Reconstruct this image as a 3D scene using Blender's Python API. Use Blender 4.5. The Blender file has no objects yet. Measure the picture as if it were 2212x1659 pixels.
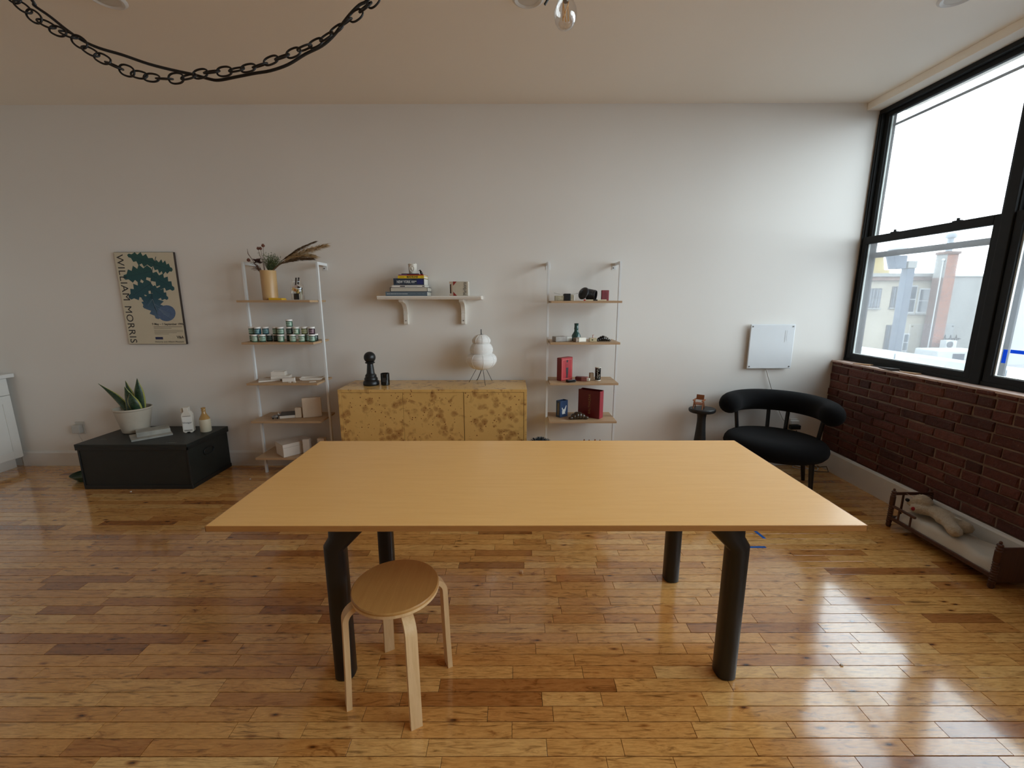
import bpy, bmesh, math, random
from mathutils import Vector, Matrix, Euler

random.seed(7)
S = bpy.context.scene
COL = S.collection
PI = math.pi

# ------------------------------------------------------------------ camera, world, exposure
cam_d = bpy.data.cameras.new('camera')
cam_d.sensor_width = 36.0
cam_d.lens = 36.0 * 938.2 / 2212.0
cam_d.clip_start = 0.02
cam_d.clip_end = 300
cam = bpy.data.objects.new('camera', cam_d)
COL.objects.link(cam)
cam.location = (0, 0, 1.6)
cam.rotation_euler = (Matrix.Rotation(0.00113, 3, 'Z') @ Matrix.Rotation(PI/2 - 0.19306, 3, 'X') @ Matrix.Rotation(-0.00186, 3, 'Z')).to_euler()
S.camera = cam

W = bpy.data.worlds.new('overcast_sky')
S.world = W
W.use_nodes = True
_bg = W.node_tree.nodes['Background']
_bg.inputs[0].default_value = (0.80, 0.93, 1.0, 1)
_bg.inputs[1].default_value = 5.0
S.view_settings.view_transform = 'Standard'
S.view_settings.look = 'None'
S.view_settings.gamma = 1.0
S.view_settings.use_curve_mapping = False
S.view_settings.exposure = 0.96
S.cycles.diffuse_bounces = 6
S.cycles.glossy_bounces = 3
S.cycles.max_bounces = 9
S.cycles.transparent_max_bounces = 12
S.cycles.caustics_reflective = False
S.cycles.caustics_refractive = False

# windows along the right wall: far edge of the glass, 1.194 m apart; those out of view are added to light the room
WIN_Y = [3.98 - 1.194*k for k in range(5)]
GLASS_W = 1.025
for _y in WIN_Y:                       # portals: sampling aids in the window openings, they give off no light
    pd = bpy.data.lights.new('window_portal', 'AREA')
    pd.shape = 'RECTANGLE'; pd.size = 2.05; pd.size_y = GLASS_W + .1
    pd.cycles.is_portal = True
    po = bpy.data.objects.new('window_portal', pd)
    COL.objects.link(po)
    po.location = (3.30, _y - GLASS_W/2, 2.09)
    po.rotation_euler = (0, PI/2, 0)

# ------------------------------------------------------------------ helpers
def lin(c):
    out = []
    for k in c[:3]:
        k /= 255.0
        out.append(k/12.92 if k <= .04045 else ((k+.055)/1.055)**2.4)
    return tuple(out) + (1.0,)

MATS = {}
class NT:
    def __init__(s, name):
        s.m = bpy.data.materials.new(name); s.m.use_nodes = True
        s.t = s.m.node_tree; s.n = s.t.nodes; s.b = s.n['Principled BSDF']
    def add(s, typ, **kw):
        nd = s.n.new(typ)
        for k, v in kw.items():
            if k in nd.inputs: nd.inputs[k].default_value = v
            else: setattr(nd, k, v)
        return nd
    def link(s, a, b): s.t.links.new(a, b)
    def mix(s, fac, a, b, blend='MIX'):
        nd = s.n.new('ShaderNodeMix'); nd.data_type = 'RGBA'; nd.blend_type = blend
        for sock, v in ((nd.inputs[0], fac), (nd.inputs[6], a), (nd.inputs[7], b)):
            if hasattr(v, 'is_output'): s.link(v, sock)
            else: sock.default_value = v
        return nd.outputs[2]
    def ramp(s, fac, stops):
        nd = s.n.new('ShaderNodeValToRGB')
        el = nd.color_ramp.elements
        while len(el) < len(stops): el.new(0.5)
        for e, (p, c) in zip(el, stops):
            e.position = p; e.color = c if len(c) == 4 else tuple(c) + (1,)
        s.link(fac, nd.inputs[0])
        return nd.outputs[0]
    def coords(s, scale=(1, 1, 1), kind='Object'):
        tc = s.n.new('ShaderNodeTexCoord'); mp = s.n.new('ShaderNodeMapping')
        mp.inputs['Scale'].default_value = scale
        s.link(tc.outputs[kind], mp.inputs[0])
        return mp.outputs[0]
    def noise(s, vec, scale, detail=3, rough=.5, dist=0):
        nd = s.add('ShaderNodeTexNoise', Scale=scale, Detail=detail, Roughness=rough, Distortion=dist)
        s.link(vec, nd.inputs['Vector'])
        return nd.outputs[0]
    def bump(s, h, strength=.2, dist=.002):
        nd = s.add('ShaderNodeBump', Strength=strength, Distance=dist)
        s.link(h, nd.inputs['Height']); s.link(nd.outputs[0], s.b.inputs['Normal'])

def sc(c, k): return tuple(min(1, x*k) for x in c[:3]) + (1,)

def mat(name, col, rough=.6, var=.08, scale=9, metal=0, bump=.0, bscale=80, coat=0, spec=.5, stretch=(1, 1, 1)):
    """plain painted / cast surface with a little procedural variation; col is sRGB 0-255"""
    if name in MATS: return MATS[name]
    t = NT(name); c = lin(col); v = t.coords(stretch)
    n = t.noise(v, scale, 4)
    t.link(t.mix(n, sc(c, 1-var*1.6), sc(c, 1+var*1.6)), t.b.inputs['Base Color'])
    t.b.inputs['Roughness'].default_value = rough
    t.b.inputs['Metallic'].default_value = metal
    t.b.inputs['Coat Weight'].default_value = coat
    t.b.inputs['Specular IOR Level'].default_value = spec
    if bump: t.bump(t.noise(v, bscale, 3), bump, .003)
    MATS[name] = t.m
    return t.m

def wood(name, c1, c2, rough=.45, axis=0, scale=6, coat=.0, fine=1.0):
    if name in MATS: return MATS[name]
    t = NT(name); st = [14, 14, 14]; st[axis] = 1.0
    v = t.coords(tuple(st))
    n1 = t.noise(v, scale, 5, .6, .4); n2 = t.noise(v, scale*6*fine, 3, .6)
    f = t.add('ShaderNodeMath', operation='MULTIPLY_ADD'); f.inputs[1].default_value = .35
    t.link(n2, f.inputs[0])
    g = t.add('ShaderNodeMath', operation='MULTIPLY'); g.inputs[1].default_value = .75
    t.link(n1, g.inputs[0]); t.link(g.outputs[0], f.inputs[2])
    t.link(t.ramp(f.outputs[0], [(.3, lin(c2)), (.7, lin(c1))]), t.b.inputs['Base Color'])
    t.b.inputs['Roughness'].default_value = rough
    t.b.inputs['Coat Weight'].default_value = coat
    t.b.inputs['Coat Roughness'].default_value = .2
    t.bump(n2, .06, .001)
    MATS[name] = t.m
    return t.m

class G:
    """collects faces, then links them as ONE mesh object"""
    def __init__(s): s.v = []; s.f = []; s.a = None
    def add(s, vs, fs, M=None):
        o = len(s.v)
        for p in vs:
            p = Vector(p)
            s.v.append(M @ p if M is not None else p)
        for q in fs: s.f.append(tuple(i+o for i in q))
        return s
    def box(s, x0, x1, y0, y1, z0, z1, M=None):
        vs = [(x0,y0,z0),(x1,y0,z0),(x1,y1,z0),(x0,y1,z0),(x0,y0,z1),(x1,y0,z1),(x1,y1,z1),(x0,y1,z1)]
        return s.add(vs, [(3,2,1,0),(4,5,6,7),(0,1,5,4),(1,2,6,5),(2,3,7,6),(3,0,4,7)], M)
    def cbox(s, c, d, r=(0, 0, 0)):
        M = Matrix.Translation(c) @ Euler(r).to_matrix().to_4x4()
        return s.box(-d[0]/2, d[0]/2, -d[1]/2, d[1]/2, -d[2]/2, d[2]/2, M)
    def prism(s, poly, a0, a1, plane='xz', M=None):
        n = len(poly); vs = []
        for a in (a0, a1):
            for (p, q) in poly:
                vs.append({'xz': (p, a, q), 'yz': (a, p, q), 'xy': (p, q, a)}[plane])
        fs = [tuple(range(n)), tuple(range(2*n-1, n-1, -1))]
        for i in range(n):
            j = (i+1) % n; fs.append((i, i+n, j+n, j))
        return s.add(vs, fs, M)
    def lathe(s, prof, seg=28, c=(0, 0, 0), M=None, sx=1, sy=1):
        vs = []; fs = []; n = len(prof)
        for i in range(seg):
            a = 2*PI*i/seg
            for (r, z) in prof:
                r = max(r, 1e-5)
                vs.append((c[0]+r*math.cos(a)*sx, c[1]+r*math.sin(a)*sy, c[2]+z))
        for i in range(seg):
            j = (i+1) % seg
            for k in range(n-1):
                fs.append((i*n+k, j*n+k, j*n+k+1, i*n+k+1))
        return s.add(vs, fs, M)
    def tube(s, pts, r, seg=10, cap=True, closed=False):
        pts = [Vector(p) for p in pts]; n = len(pts)
        rs = r if isinstance(r, (list, tuple)) else [r]*n
        vs = []; fs = []; up = None
        for i, p in enumerate(pts):
            if closed: t = pts[(i+1) % n] - pts[i-1]
            else: t = pts[min(i+1, n-1)] - pts[max(i-1, 0)]
            t.normalize()
            if up is None:
                up = Vector((0, 0, 1)) if abs(t.z) < .9 else Vector((0, 1, 0))
            a = t.cross(up)
            if a.length < 1e-4: a = t.orthogonal()
            a.normalize(); b = a.cross(t).normalized(); up = b
            for k in range(seg):
                th = 2*PI*k/seg
                vs.append(p + (a*math.cos(th) + b*math.sin(th))*rs[i])
        m = n if closed else n-1
        for i in range(m):
            for k in range(seg):
                k2 = (k+1) % seg; i2 = (i+1) % n
                fs.append((i*seg+k, i*seg+k2, i2*seg+k2, i2*seg+k))
        if cap and not closed:
            fs.append(tuple(range(seg-1, -1, -1)))
            fs.append(tuple((n-1)*seg+k for k in range(seg)))
        return s.add(vs, fs)
    def ell(s, c, r, seg=18, rings=10, M=None):
        R_ = Matrix.Translation(c) @ (M if M is not None else Matrix.Identity(4))
        prof = [(math.sin(PI*k/rings), -math.cos(PI*k/rings)) for k in range(rings+1)]
        vs = []; fs = []; n = len(prof)
        for i in range(seg):
            a = 2*PI*i/seg
            for (q, z) in prof: vs.append((q*math.cos(a)*r[0], q*math.sin(a)*r[1], z*r[2]))
        for i in range(seg):
            j = (i+1) % seg
            for k in range(n-1): fs.append((i*n+k, j*n+k, j*n+k+1, i*n+k+1))
        return s.add(vs, fs, R_)
    def xf(s, M):
        s.v = [M @ p for p in s.v]; return s
    def mesh(s, name, bevel=0, segs=2, smooth=None, weld=True):
        me = bpy.data.meshes.new(name)
        me.from_pydata([tuple(p) for p in s.v], [], s.f)
        bm = bmesh.new(); bm.from_mesh(me)
        if weld: bmesh.ops.remove_doubles(bm, verts=bm.verts, dist=1e-5)
        bmesh.ops.recalc_face_normals(bm, faces=bm.faces)
        if bevel:
            ed = [e for e in bm.edges if len(e.link_faces) == 2 and e.calc_face_angle(0) > .5]
            if ed: bmesh.ops.bevel(bm, geom=ed, offset=bevel, segments=segs, profile=.5, affect='EDGES', clamp_overlap=True)
        bm.to_mesh(me); bm.free()
        if smooth:
            for p in me.polygons: p.use_smooth = True
            me.set_sharp_from_angle(angle=smooth)
        return me
    def obj(s, name, m, parent=None, bevel=0, segs=2, smooth=None, weld=True):
        me = s.mesh(name, bevel, segs, smooth, weld)
        return link(name, me, m, parent)

def link(name, me, m=None, parent=None):
    if m is not None and not me.materials: me.materials.append(m)
    o = bpy.data.objects.new(name, me); COL.objects.link(o)
    if parent is not None: o.parent = parent
    return o

def tag(o, label=None, cat=None, group=None, kind=None):
    if label: o['label'] = label
    if cat: o['category'] = cat
    if group: o['group'] = group
    if kind: o['kind'] = kind
    return o
def thing(name, label, cat, loc=(0, 0, 0), rz=0, group=None, rot=None):
    o = bpy.data.objects.new(name, None); o.empty_display_size = .05
    COL.objects.link(o); o.location = loc
    o.rotation_euler = rot if rot else (0, 0, rz)
    return tag(o, label, cat, group)
def struct(o): o['kind'] = 'structure'; return o
def stem(name, loc, kind='structure'):
    o = bpy.data.objects.new(name, None); o.empty_display_size = .05
    COL.objects.link(o); o.location = loc; o['kind'] = kind
    return o

def text(name, body, size, m, parent, M, depth=.0006, xs=1.0, bold=0, spacing=1.0, align='CENTER', fit=0):
    """flat lettering as a thin mesh; M places the text's XY plane"""
    cu = bpy.data.curves.new(name, 'FONT'); cu.body = body; cu.size = size
    cu.align_x = align; cu.align_y = 'CENTER'; cu.extrude = depth/2; cu.offset = bold
    cu.space_character = spacing; cu.resolution_u = 3
    ob = bpy.data.objects.new(name, cu); COL.objects.link(ob)
    dg = bpy.context.evaluated_depsgraph_get()
    me = bpy.data.meshes.new_from_object(ob.evaluated_get(dg))
    bpy.data.objects.remove(ob); bpy.data.curves.remove(cu)
    if fit:
        ex = [v.co.x for v in me.vertices]; xs = fit/(max(ex)-min(ex))
    me.transform(M @ Matrix.Diagonal((xs, 1, 1, 1)))
    me.materials.clear()
    return link(name, me, m, parent)

def face_front(x, y, z, roll=0):
    """text plane facing -Y (towards the camera)"""
    return Matrix.Translation((x, y, z)) @ Matrix.Rotation(PI/2, 4, 'X') @ Matrix.Rotation(roll, 4, 'Z')

ORD = ['first', 'second', 'third', 'fourth', 'fifth', 'sixth', 'seventh', 'eighth', 'ninth', 'tenth', 'eleventh', 'twelfth']

# ------------------------------------------------------------------ materials of the setting
def wall_paint(name, col):
    t = NT(name); v = t.coords(); c = lin(col)
    n = t.noise(v, 1.3, 3)
    t.link(t.mix(n, sc(c, .97), sc(c, 1.02)), t.b.inputs['Base Color'])
    t.b.inputs['Roughness'].default_value = .55
    t.bump(t.noise(v, 130, 2), .05, .002)
    return t.m
M_wall = wall_paint('wall_paint', (231, 227, 221))
M_ceil = wall_paint('ceiling_paint', (247, 239, 226))
M_trim = mat('trim_white', (222, 221, 218), .4, .03)
M_black = mat('window_black_metal', (27, 28, 29), .6, .15, 20, bump=.05, spec=.25)

def floor_mat():
    t = NT('floor_boards')
    at = t.add('ShaderNodeAttribute'); at.attribute_name = 'tone'
    tone = at.outputs['Fac']
    geo = t.n.new('ShaderNodeNewGeometry')
    off = t.add('ShaderNodeVectorMath', operation='SCALE'); off.inputs['Scale'].default_value = 37.0
    cmb = t.n.new('ShaderNodeCombineXYZ'); t.link(tone, cmb.inputs[0]); t.link(tone, cmb.inputs[1]); t.link(tone, cmb.inputs[2])
    t.link(cmb.outputs[0], off.inputs[0])
    ad = t.add('ShaderNodeVectorMath', operation='ADD'); t.link(geo.outputs['Position'], ad.inputs[0]); t.link(off.outputs[0], ad.inputs[1])
    mp = t.n.new('ShaderNodeMapping'); mp.inputs['Scale'].default_value = (2.2, 20, 4); t.link(ad.outputs[0], mp.inputs[0])
    mp2 = t.n.new('ShaderNodeMapping'); mp2.inputs['Scale'].default_value = (9, 16, 4); t.link(ad.outputs[0], mp2.inputs[0])
    base = t.ramp(tone, [(0, lin((150, 94, 48))), (.14, lin((188, 126, 66))), (.4, lin((216, 156, 86))), (.75, lin((230, 174, 100))), (1, lin((240, 194, 124)))])
    streak = t.noise(mp.outputs[0], 2.0, 6, .62, 2.2)
    f1 = t.ramp(streak, [(.30, (.30, .26, .23)), (.43, (.78, .74, .70)), (.52, (1, 1, 1)), (.66, (.80, .77, .74)), (.72, (.98, .98, .98))])
    c1 = t.mix(.95, base, f1, 'MULTIPLY')
    fine = t.noise(mp.outputs[0], 9, 3, .7, .3)
    c2 = t.mix(.7, c1, t.ramp(fine, [(.3, (.72, .66, .6)), (.6, (1, 1, 1))]), 'MULTIPLY')
    blot = t.noise(mp2.outputs[0], 1.1, 4, .6, 1.6)
    c3 = t.mix(1.0, c2, t.ramp(blot, [(.27, (.52, .42, .35)), (.37, (.92, .88, .84)), (.55, (1, 1, 1))]), 'MULTIPLY')
    mp3 = t.n.new('ShaderNodeMapping'); mp3.inputs['Scale'].default_value = (5, 15, 1); t.link(ad.outputs[0], mp3.inputs[0])
    vo = t.add('ShaderNodeTexVoronoi', Scale=1.0); t.link(mp3.outputs[0], vo.inputs['Vector'])
    knot = t.ramp(vo.outputs['Distance'], [(.035, (.10, .06, .04)), (.09, (.62, .5, .42)), (.16, (1, 1, 1))])
    c4 = t.mix(1.0, c3, knot, 'MULTIPLY')
    t.link(c4, t.b.inputs['Base Color'])
    wear = t.noise(mp2.outputs[0], 2.5, 3)
    rr = t.add('ShaderNodeMapRange'); rr.inputs['To Min'].default_value = .10; rr.inputs['To Max'].default_value = .24
    t.link(wear, rr.inputs[0]); t.link(rr.outputs[0], t.b.inputs['Roughness'])
    t.b.inputs['Coat Weight'].default_value = 1.0; t.b.inputs['Coat Roughness'].default_value = .09
    hb = t.add('ShaderNodeMath', operation='ADD'); t.link(streak, hb.inputs[0]); t.link(t.noise(mp2.outputs[0], .8, 2), hb.inputs[1])
    t.bump(hb.outputs[0], .07, .0025)
    return t.m
M_floor = floor_mat()
M_gap = mat('floor_gap_dark', (36, 24, 15), .8)

# ------------------------------------------------------------------ room shell
XL, XR, YB, YF, ZC = -5.40, 3.0, -5.6, 4.05, 3.217
fl = struct(G().box(XL-.2, 3.3, YB-.2, YF+.2, -.12, -.014).obj('floor', M_gap))
struct(G().box(XL-.2, 3.3, YB-.2, YF+.2, ZC, ZC+.15).obj('ceiling', M_ceil))
struct(G().box(XL-.2, 3.20, YF, YF+.18, -.014, ZC).obj('wall_far', M_wall))
struct(G().box(XL-.18, XL, YB, YF, -.014, ZC).obj('wall_left', M_wall))
struct(G().box(XL-.2, 3.36, YB-.18, YB, -.014, ZC).obj('wall_back', M_wall))
struct(G().box(3.0, 3.36, YB, YF, 3.158, ZC).obj('trim_1', M_ceil, bevel=.004))          # window header
# right wall beyond the windows, near the camera and behind it
struct(G().box(3.0, 3.36, YB, WIN_Y[-1]-GLASS_W-.085, 1.03, 3.158).obj('wall_right_pier', M_wall))

# boards of the floor: 65 mm strips running left to right
def plank_mesh(x0, x1, y0, y1, tone, sink):
    g = 0.0014; c = .0007; zt = -sink
    x0 += g*.6; x1 -= g*.6; y0 += g; y1 -= g
    ti = random.uniform(-.0004, .0004); tj = random.uniform(-.0003, .0003)
    vs = [(x0, y0, -.014), (x1, y0, -.014), (x1, y1, -.014), (x0, y1, -.014),
          (x0, y0, zt-c), (x1, y0, zt-c), (x1, y1, zt-c), (x0, y1, zt-c),
          (x0+c, y0+c, zt-ti), (x1-c, y0+c, zt-tj), (x1-c, y1-c, zt+ti*0), (x0+c, y1-c, zt+tj*0)]
    fs = [(0,1,5,4),(1,2,6,5),(2,3,7,6),(3,0,4,7),(4,5,9,8),(5,6,10,9),(6,7,11,10),(7,4,8,11),(8,9,10,11)]
    return vs, fs
def in_view(x, y):
    p = cam.rotation_euler.to_matrix().transposed() @ (Vector((x, y, 0)) - Vector((0, 0, 1.6)))
    if p.z > -.1: return False
    u = p.x/-p.z*938.2; v = p.y/-p.z*938.2
    return abs(u) < 1130 and abs(v) < 850
planks = []
ROW = .06485; k0 = int((YB - 1.2655)/ROW) - 1
k = k0
while True:
    y0 = 1.2655 + k*ROW; y1 = y0 + ROW; k += 1
    if y0 >= YF: break
    y0 = max(y0, YB); y1 = min(y1, YF)
    if y1 - y0 < .01: continue
    x = XL - random.random()*.4
    while x < XR:
        L = random.choice([.24, .3, .36, .4, .46, .52, .6, .68]) * random.uniform(.9, 1.15)
        a, b = max(x, XL), min(x+L, XR)
        x += L
        if b - a < .03: continue
        tone = min(1, max(0, random.betavariate(3.2, 2.0)))
        if random.random() < .07: tone = random.uniform(0.02, .2)
        planks.append((a, b, y0, y1, tone, random.uniform(0, .0004)))
vis = [p for p in planks if in_view((p[0]+p[1])/2, (p[2]+p[3])/2) or in_view(p[0], p[3]) or in_view(p[1], p[3])]
vis.sort(key=lambda p: -(p[1]-p[0])/(((p[2]+p[3])/2)**3))
top = set(id(p) for p in vis[:300])
def set_tone(me, tones):
    at = me.attributes.new('tone', 'FLOAT', 'POINT')
    at.data.foreach_set('value', tones)
rest = G(); rt = []
for p in planks:
    vs, fs = plank_mesh(*p)
    if id(p) in top:
        cx, cy = (p[0]+p[1])/2, (p[2]+p[3])/2
        me = bpy.data.meshes.new('plank')
        me.from_pydata([(q[0]-cx, q[1]-cy, q[2]) for q in vs], [], fs)
        set_tone(me, [p[4]]*len(vs))
        o = link('plank', me, M_floor, fl); o.location = (cx, cy, 0)
    else:
        rest.add(vs, fs); rt += [p[4]]*len(vs)
me = bpy.data.meshes.new('far_planks'); me.from_pydata([tuple(q) for q in rest.v], [], rest.f); set_tone(me, rt)
o = link('far_planks', me, M_floor, fl); o['kind'] = 'stuff'

# baseboards
struct(G().prism([(YF, 0), (4.032, 0), (4.032, .132), (4.038, .145), (YF, .15)], -4.80, 2.975, 'yz').obj('baseboard_far', M_trim))
struct(G().prism([(XR, 0), (2.978, 0), (2.978, .178), (2.984, .19), (XR, .195)], YB, YF, 'xz').obj('baseboard_right', M_trim))

# brick wall under the windows
def brick_mat():
    t = NT('old_brick'); oi = t.n.new('ShaderNodeObjectInfo')
    at = t.add('ShaderNodeAttribute'); at.attribute_name = 'tone'
    geo = t.n.new('ShaderNodeNewGeometry')
    base = t.ramp(at.outputs['Fac'], [(0, lin((74, 36, 28))), (.3, lin((92, 46, 36))), (.75, lin((100, 50, 39))), (1, lin((116, 66, 52)))])
    n = t.noise(geo.outputs['Position'], 34, 7, .72)
    c = t.mix(.75, base, t.ramp(n, [(.3, (.45, .42, .4)), (.55, (1, 1, 1)), (.8, (1.0, .95, .9))]), 'MULTIPLY')
    n2 = t.noise(geo.outputs['Position'], 70, 4, .7)
    c = t.mix(t.ramp(n2, [(.62, (0, 0, 0)), (.74, (.5, .5, .5))]), c, lin((176, 158, 142)))
    t.link(c, t.b.inputs['Base Color']); t.b.inputs['Roughness'].default_value = .75
    t.bump(n, 1.0, .012)
    return t.m
M_brick = brick_mat()
M_mortar = mat('mortar', (134, 114, 100), .9, .25, 30, bump=.6, bscale=120)
wr = struct(G().box(3.012, 3.36, YB, YF, -.014, 1.022).obj('wall_right', M_mortar))
def brick_geo(y0, y1, z0, z1):
    c = .0075; j = lambda a=.0045: random.uniform(-a, a)
    pr = random.uniform(-.004, .004); xf = 3.0 + pr
    m = [( .0, 0), (1, 0), (1, 1), (0, 1)]
    vs = [(3.03, y0+u*(y1-y0), z0+w*(z1-z0)) for u, w in m]
    vs += [(xf+c*.8, y0+u*(y1-y0)+j(.003), z0+w*(z1-z0)+j(.003)) for u, w in m]
    ins = [(y0+c+j(), z0+c+j()), (y1-c+j(), z0+c+j()), (y1-c+j(), z1-c+j()), (y0+c+j(), z1-c+j())]
    vs += [(xf+j(.0012), a, b) for a, b in ins]
    ym, zm = (y0+y1)/2, (z0+z1)/2
    vs.append((xf+random.uniform(-.003, .002), ym, zm))
    fs = [(0,4,5,1),(1,5,6,2),(2,6,7,3),(3,7,4,0)]
    for i in range(4):
        k_ = (i+1) % 4
        fs.append((4+i, 8+i, 8+k_, 4+k_)); fs.append((8+i, 12, 8+k_))
    return vs, fs
rest = G(); rt = []; nb = 0
rows = []; z = .198
while z < .93:
    rows.append((z, z+.0605)); z += .0725
for ri, (z0, z1) in enumerate(rows + [(z, 1.026)]):
    last = ri == len(rows)
    head = last or (ri % 6 == 3)
    y = YF - (.0 if ri % 2 else .1) - random.uniform(0, .03)
    if y < YF - .02:
        y += .11
    while y > YB + .05:
        L = .106 if head else (.206 if random.random() > .12 else .1)
        L *= random.uniform(.95, 1.05)
        y1 = min(y, YF-.001); y0 = y - L; y = y0 - random.uniform(.009, .014)
        if y1 - y0 < .03: continue
        tone = random.random()
        vs, fs = brick_geo(y0, y1, z0 + random.uniform(-.002, .002), z1 + random.uniform(-.002, .002))
        if y1 > 2.05 and nb < 300:
            nb += 1
            c_ = Vector((3.0, (y0+y1)/2, (z0+z1)/2))
            me = bpy.data.meshes.new('brick'); me.from_pydata([tuple(Vector(q)-c_) for q in vs], [], fs); set_tone(me, [tone]*len(vs))
            o = link('brick', me, M_brick, wr); o.location = c_
        else:
            rest.add(vs, fs); rt += [tone]*len(vs)
me = bpy.data.meshes.new('brick_courses'); me.from_pydata([tuple(q) for q in rest.v], [], rest.f); set_tone(me, rt)
o = link('brick_courses', me, M_brick, wr); o['kind'] = 'stuff'
M_ledge = mat('dusty_ledge', (196, 172, 160), .85, .2, 25, bump=.4, bscale=60)
g = G(); yy = YB
pts = []
while yy < YF: 
    pts.append((2.999 + random.uniform(-.003, .006), yy)); yy += .09
pts.append((3.0, YF))
poly = pts + [(3.14, YF), (3.14, YB)]
g.prism(poly, 1.020, 1.034, 'xy').obj('window_ledge', M_ledge, wr)

# ------------------------------------------------------------------ windows (double-hung, black metal, storm sash outside)
def glass_mat(name, haze, tint=(1, 1, 1, 1)):
    t = NT(name); t.n.remove(t.b)
    out = t.n['Material Output']
    tr = t.n.new('ShaderNodeBsdfTransparent'); tr.inputs[0].default_value = tint
    df = t.n.new('ShaderNodeBsdfTranslucent'); df.inputs[0].default_value = (.92, .95, 1, 1)
    gl = t.add('ShaderNodeBsdfGlossy', Roughness=.02)
    n = t.noise(t.coords((1, 1, .5)), 2.5, 4)
    r = t.add('ShaderNodeMapRange'); r.inputs['To Min'].default_value = haze*.5; r.inputs['To Max'].default_value = haze*1.5
    t.link(n, r.inputs[0])
    m1 = t.n.new('ShaderNodeMixShader'); t.link(r.outputs[0], m1.inputs[0]); t.link(tr.outputs[0], m1.inputs[1]); t.link(df.outputs[0], m1.inputs[2])
    fr = t.add('ShaderNodeFresnel', IOR=1.45)
    fm = t.add('ShaderNodeMath', operation='MULTIPLY'); fm.inputs[1].default_value = .6; t.link(fr.outputs[0], fm.inputs[0])
    m2 = t.n.new('ShaderNodeMixShader'); t.link(fm.outputs[0], m2.inputs[0]); t.link(m1.outputs[0], m2.inputs[1]); t.link(gl.outputs[0], m2.inputs[2])
    t.link(m2.outputs[0], out.inputs[0])
    return t.m
M_glass = glass_mat('window_glass', .02)
M_dirty = glass_mat('dusty_window_glass', .035)
def tape_mat():
    t = NT('blue_tape'); out = t.n['Material Output']
    n = t.noise(t.coords(), 60, 3); c = t.mix(n, lin((36, 110, 205)), lin((52, 134, 226)))
    t.link(c, t.b.inputs['Base Color']); t.b.inputs['Roughness'].default_value = .7
    tl = t.n.new('ShaderNodeBsdfTranslucent'); t.link(c, tl.inputs[0])
    mx = t.n.new('ShaderNodeMixShader'); mx.inputs[0].default_value = .55
    t.link(t.b.outputs[0], mx.inputs[1]); t.link(tl.outputs[0], mx.inputs[2]); t.link(mx.outputs[0], out.inputs[0])
    MATS['blue_tape'] = t.m
    return t.m
tape_mat()
M_putty = mat('window_putty', (206, 212, 205), .6)
for wi, yf in enumerate(WIN_Y):  # windows past the view's edge are unseen, added for more daylight indoors
    yn = yf - GLASS_W; yc = (yf+yn)/2
    w = stem('window_%d' % (wi+1), (3.13, yc, 1.034))
    def part(name, m, boxes, bevel=.003, parent=w):
        g = G()
        for b in boxes: g.box(b[0]-3.13, b[1]-3.13, b[2]-yc, b[3]-yc, b[4]-1.034, b[5]-1.034)
        return g.obj(name, m, parent, bevel=bevel)
    yo0 = yn - .085; yo1 = yf + .085 if wi else YF
    part('frame_head', M_black, [(3.11, 3.235, yo0, yo1, 3.125, 3.158)])
    part('frame_sill', M_black, [(3.105, 3.235, yo0, yo1, 1.034, 1.062)])
    part('frame_jamb', M_black, [(3.115, 3.225, yf+.04, yo1, 1.062, 3.125)])
    part('frame_jamb', M_black, [(3.115, 3.225, yo0, yn-.04, 1.062, 3.125)])
    part('stop_bead', M_black, [(3.104, 3.116, yf+.05, yf+.064, 1.062, 3.125)], .002)
    part('stop_bead', M_black, [(3.104, 3.116, yn-.064, yn-.05, 1.062, 3.125)], .002)
    # lower sash, room side
    lo = part('lower_sash', M_black, [(3.108, 3.138, yf, yf+.045, 1.062, 2.128), (3.108, 3.138, yn-.045, yn, 1.062, 2.128),
                                     (3.108, 3.138, yn, yf, 1.062, 1.103), (3.106, 3.142, yn, yf, 2.066, 2.128)])
    part('pane', M_dirty, [(3.121, 3.124, yn-.005, yf+.005, 1.10, 2.07)], 0, lo)
    part('glazing_bead', M_putty, [(3.125, 3.137, yf-.012, yf, 1.103, 2.066), (3.125, 3.137, yn, yn+.010, 1.103, 2.066), (3.125, 3.137, yn, yf, 1.103, 1.109)], 0, lo)
    for f_ in (.25, .75):
        yl = yn + GLASS_W*f_
        part('sash_lock', M_black, [(3.112, 3.136, yl-.03, yl+.03, 2.128, 2.136), (3.116, 3.13, yl-.012, yl+.004, 2.136, 2.152)], .003, lo)
    up = part('upper_sash', M_black, [(3.145, 3.175, yf, yf+.045, 2.07, 3.125), (3.145, 3.175, yn-.045, yn, 2.07, 3.125),
                                      (3.145, 3.175, yn, yf, 2.075, 2.115), (3.145, 3.175, yn, yf, 3.09, 3.125)])
    part('pane', M_glass, [(3.158, 3.161, yn-.005, yf+.005, 2.11, 3.095)], 0, up)
    part('glazing_bead', M_putty, [(3.163, 3.174, yf-.010, yf, 2.115, 3.09)], 0, up)
    part('storm_sash', M_black, [(3.205, 3.220, yf+.015, yf+.04, 1.062, 3.125), (3.205, 3.220, yn-.04, yn-.015, 1.062, 3.125),
                                 (3.200, 3.222, yn-.015, yf+.015, 1.952, 1.998), (3.205, 3.220, yn-.015, yf+.015, 3.022, 3.040)], .002)
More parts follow.
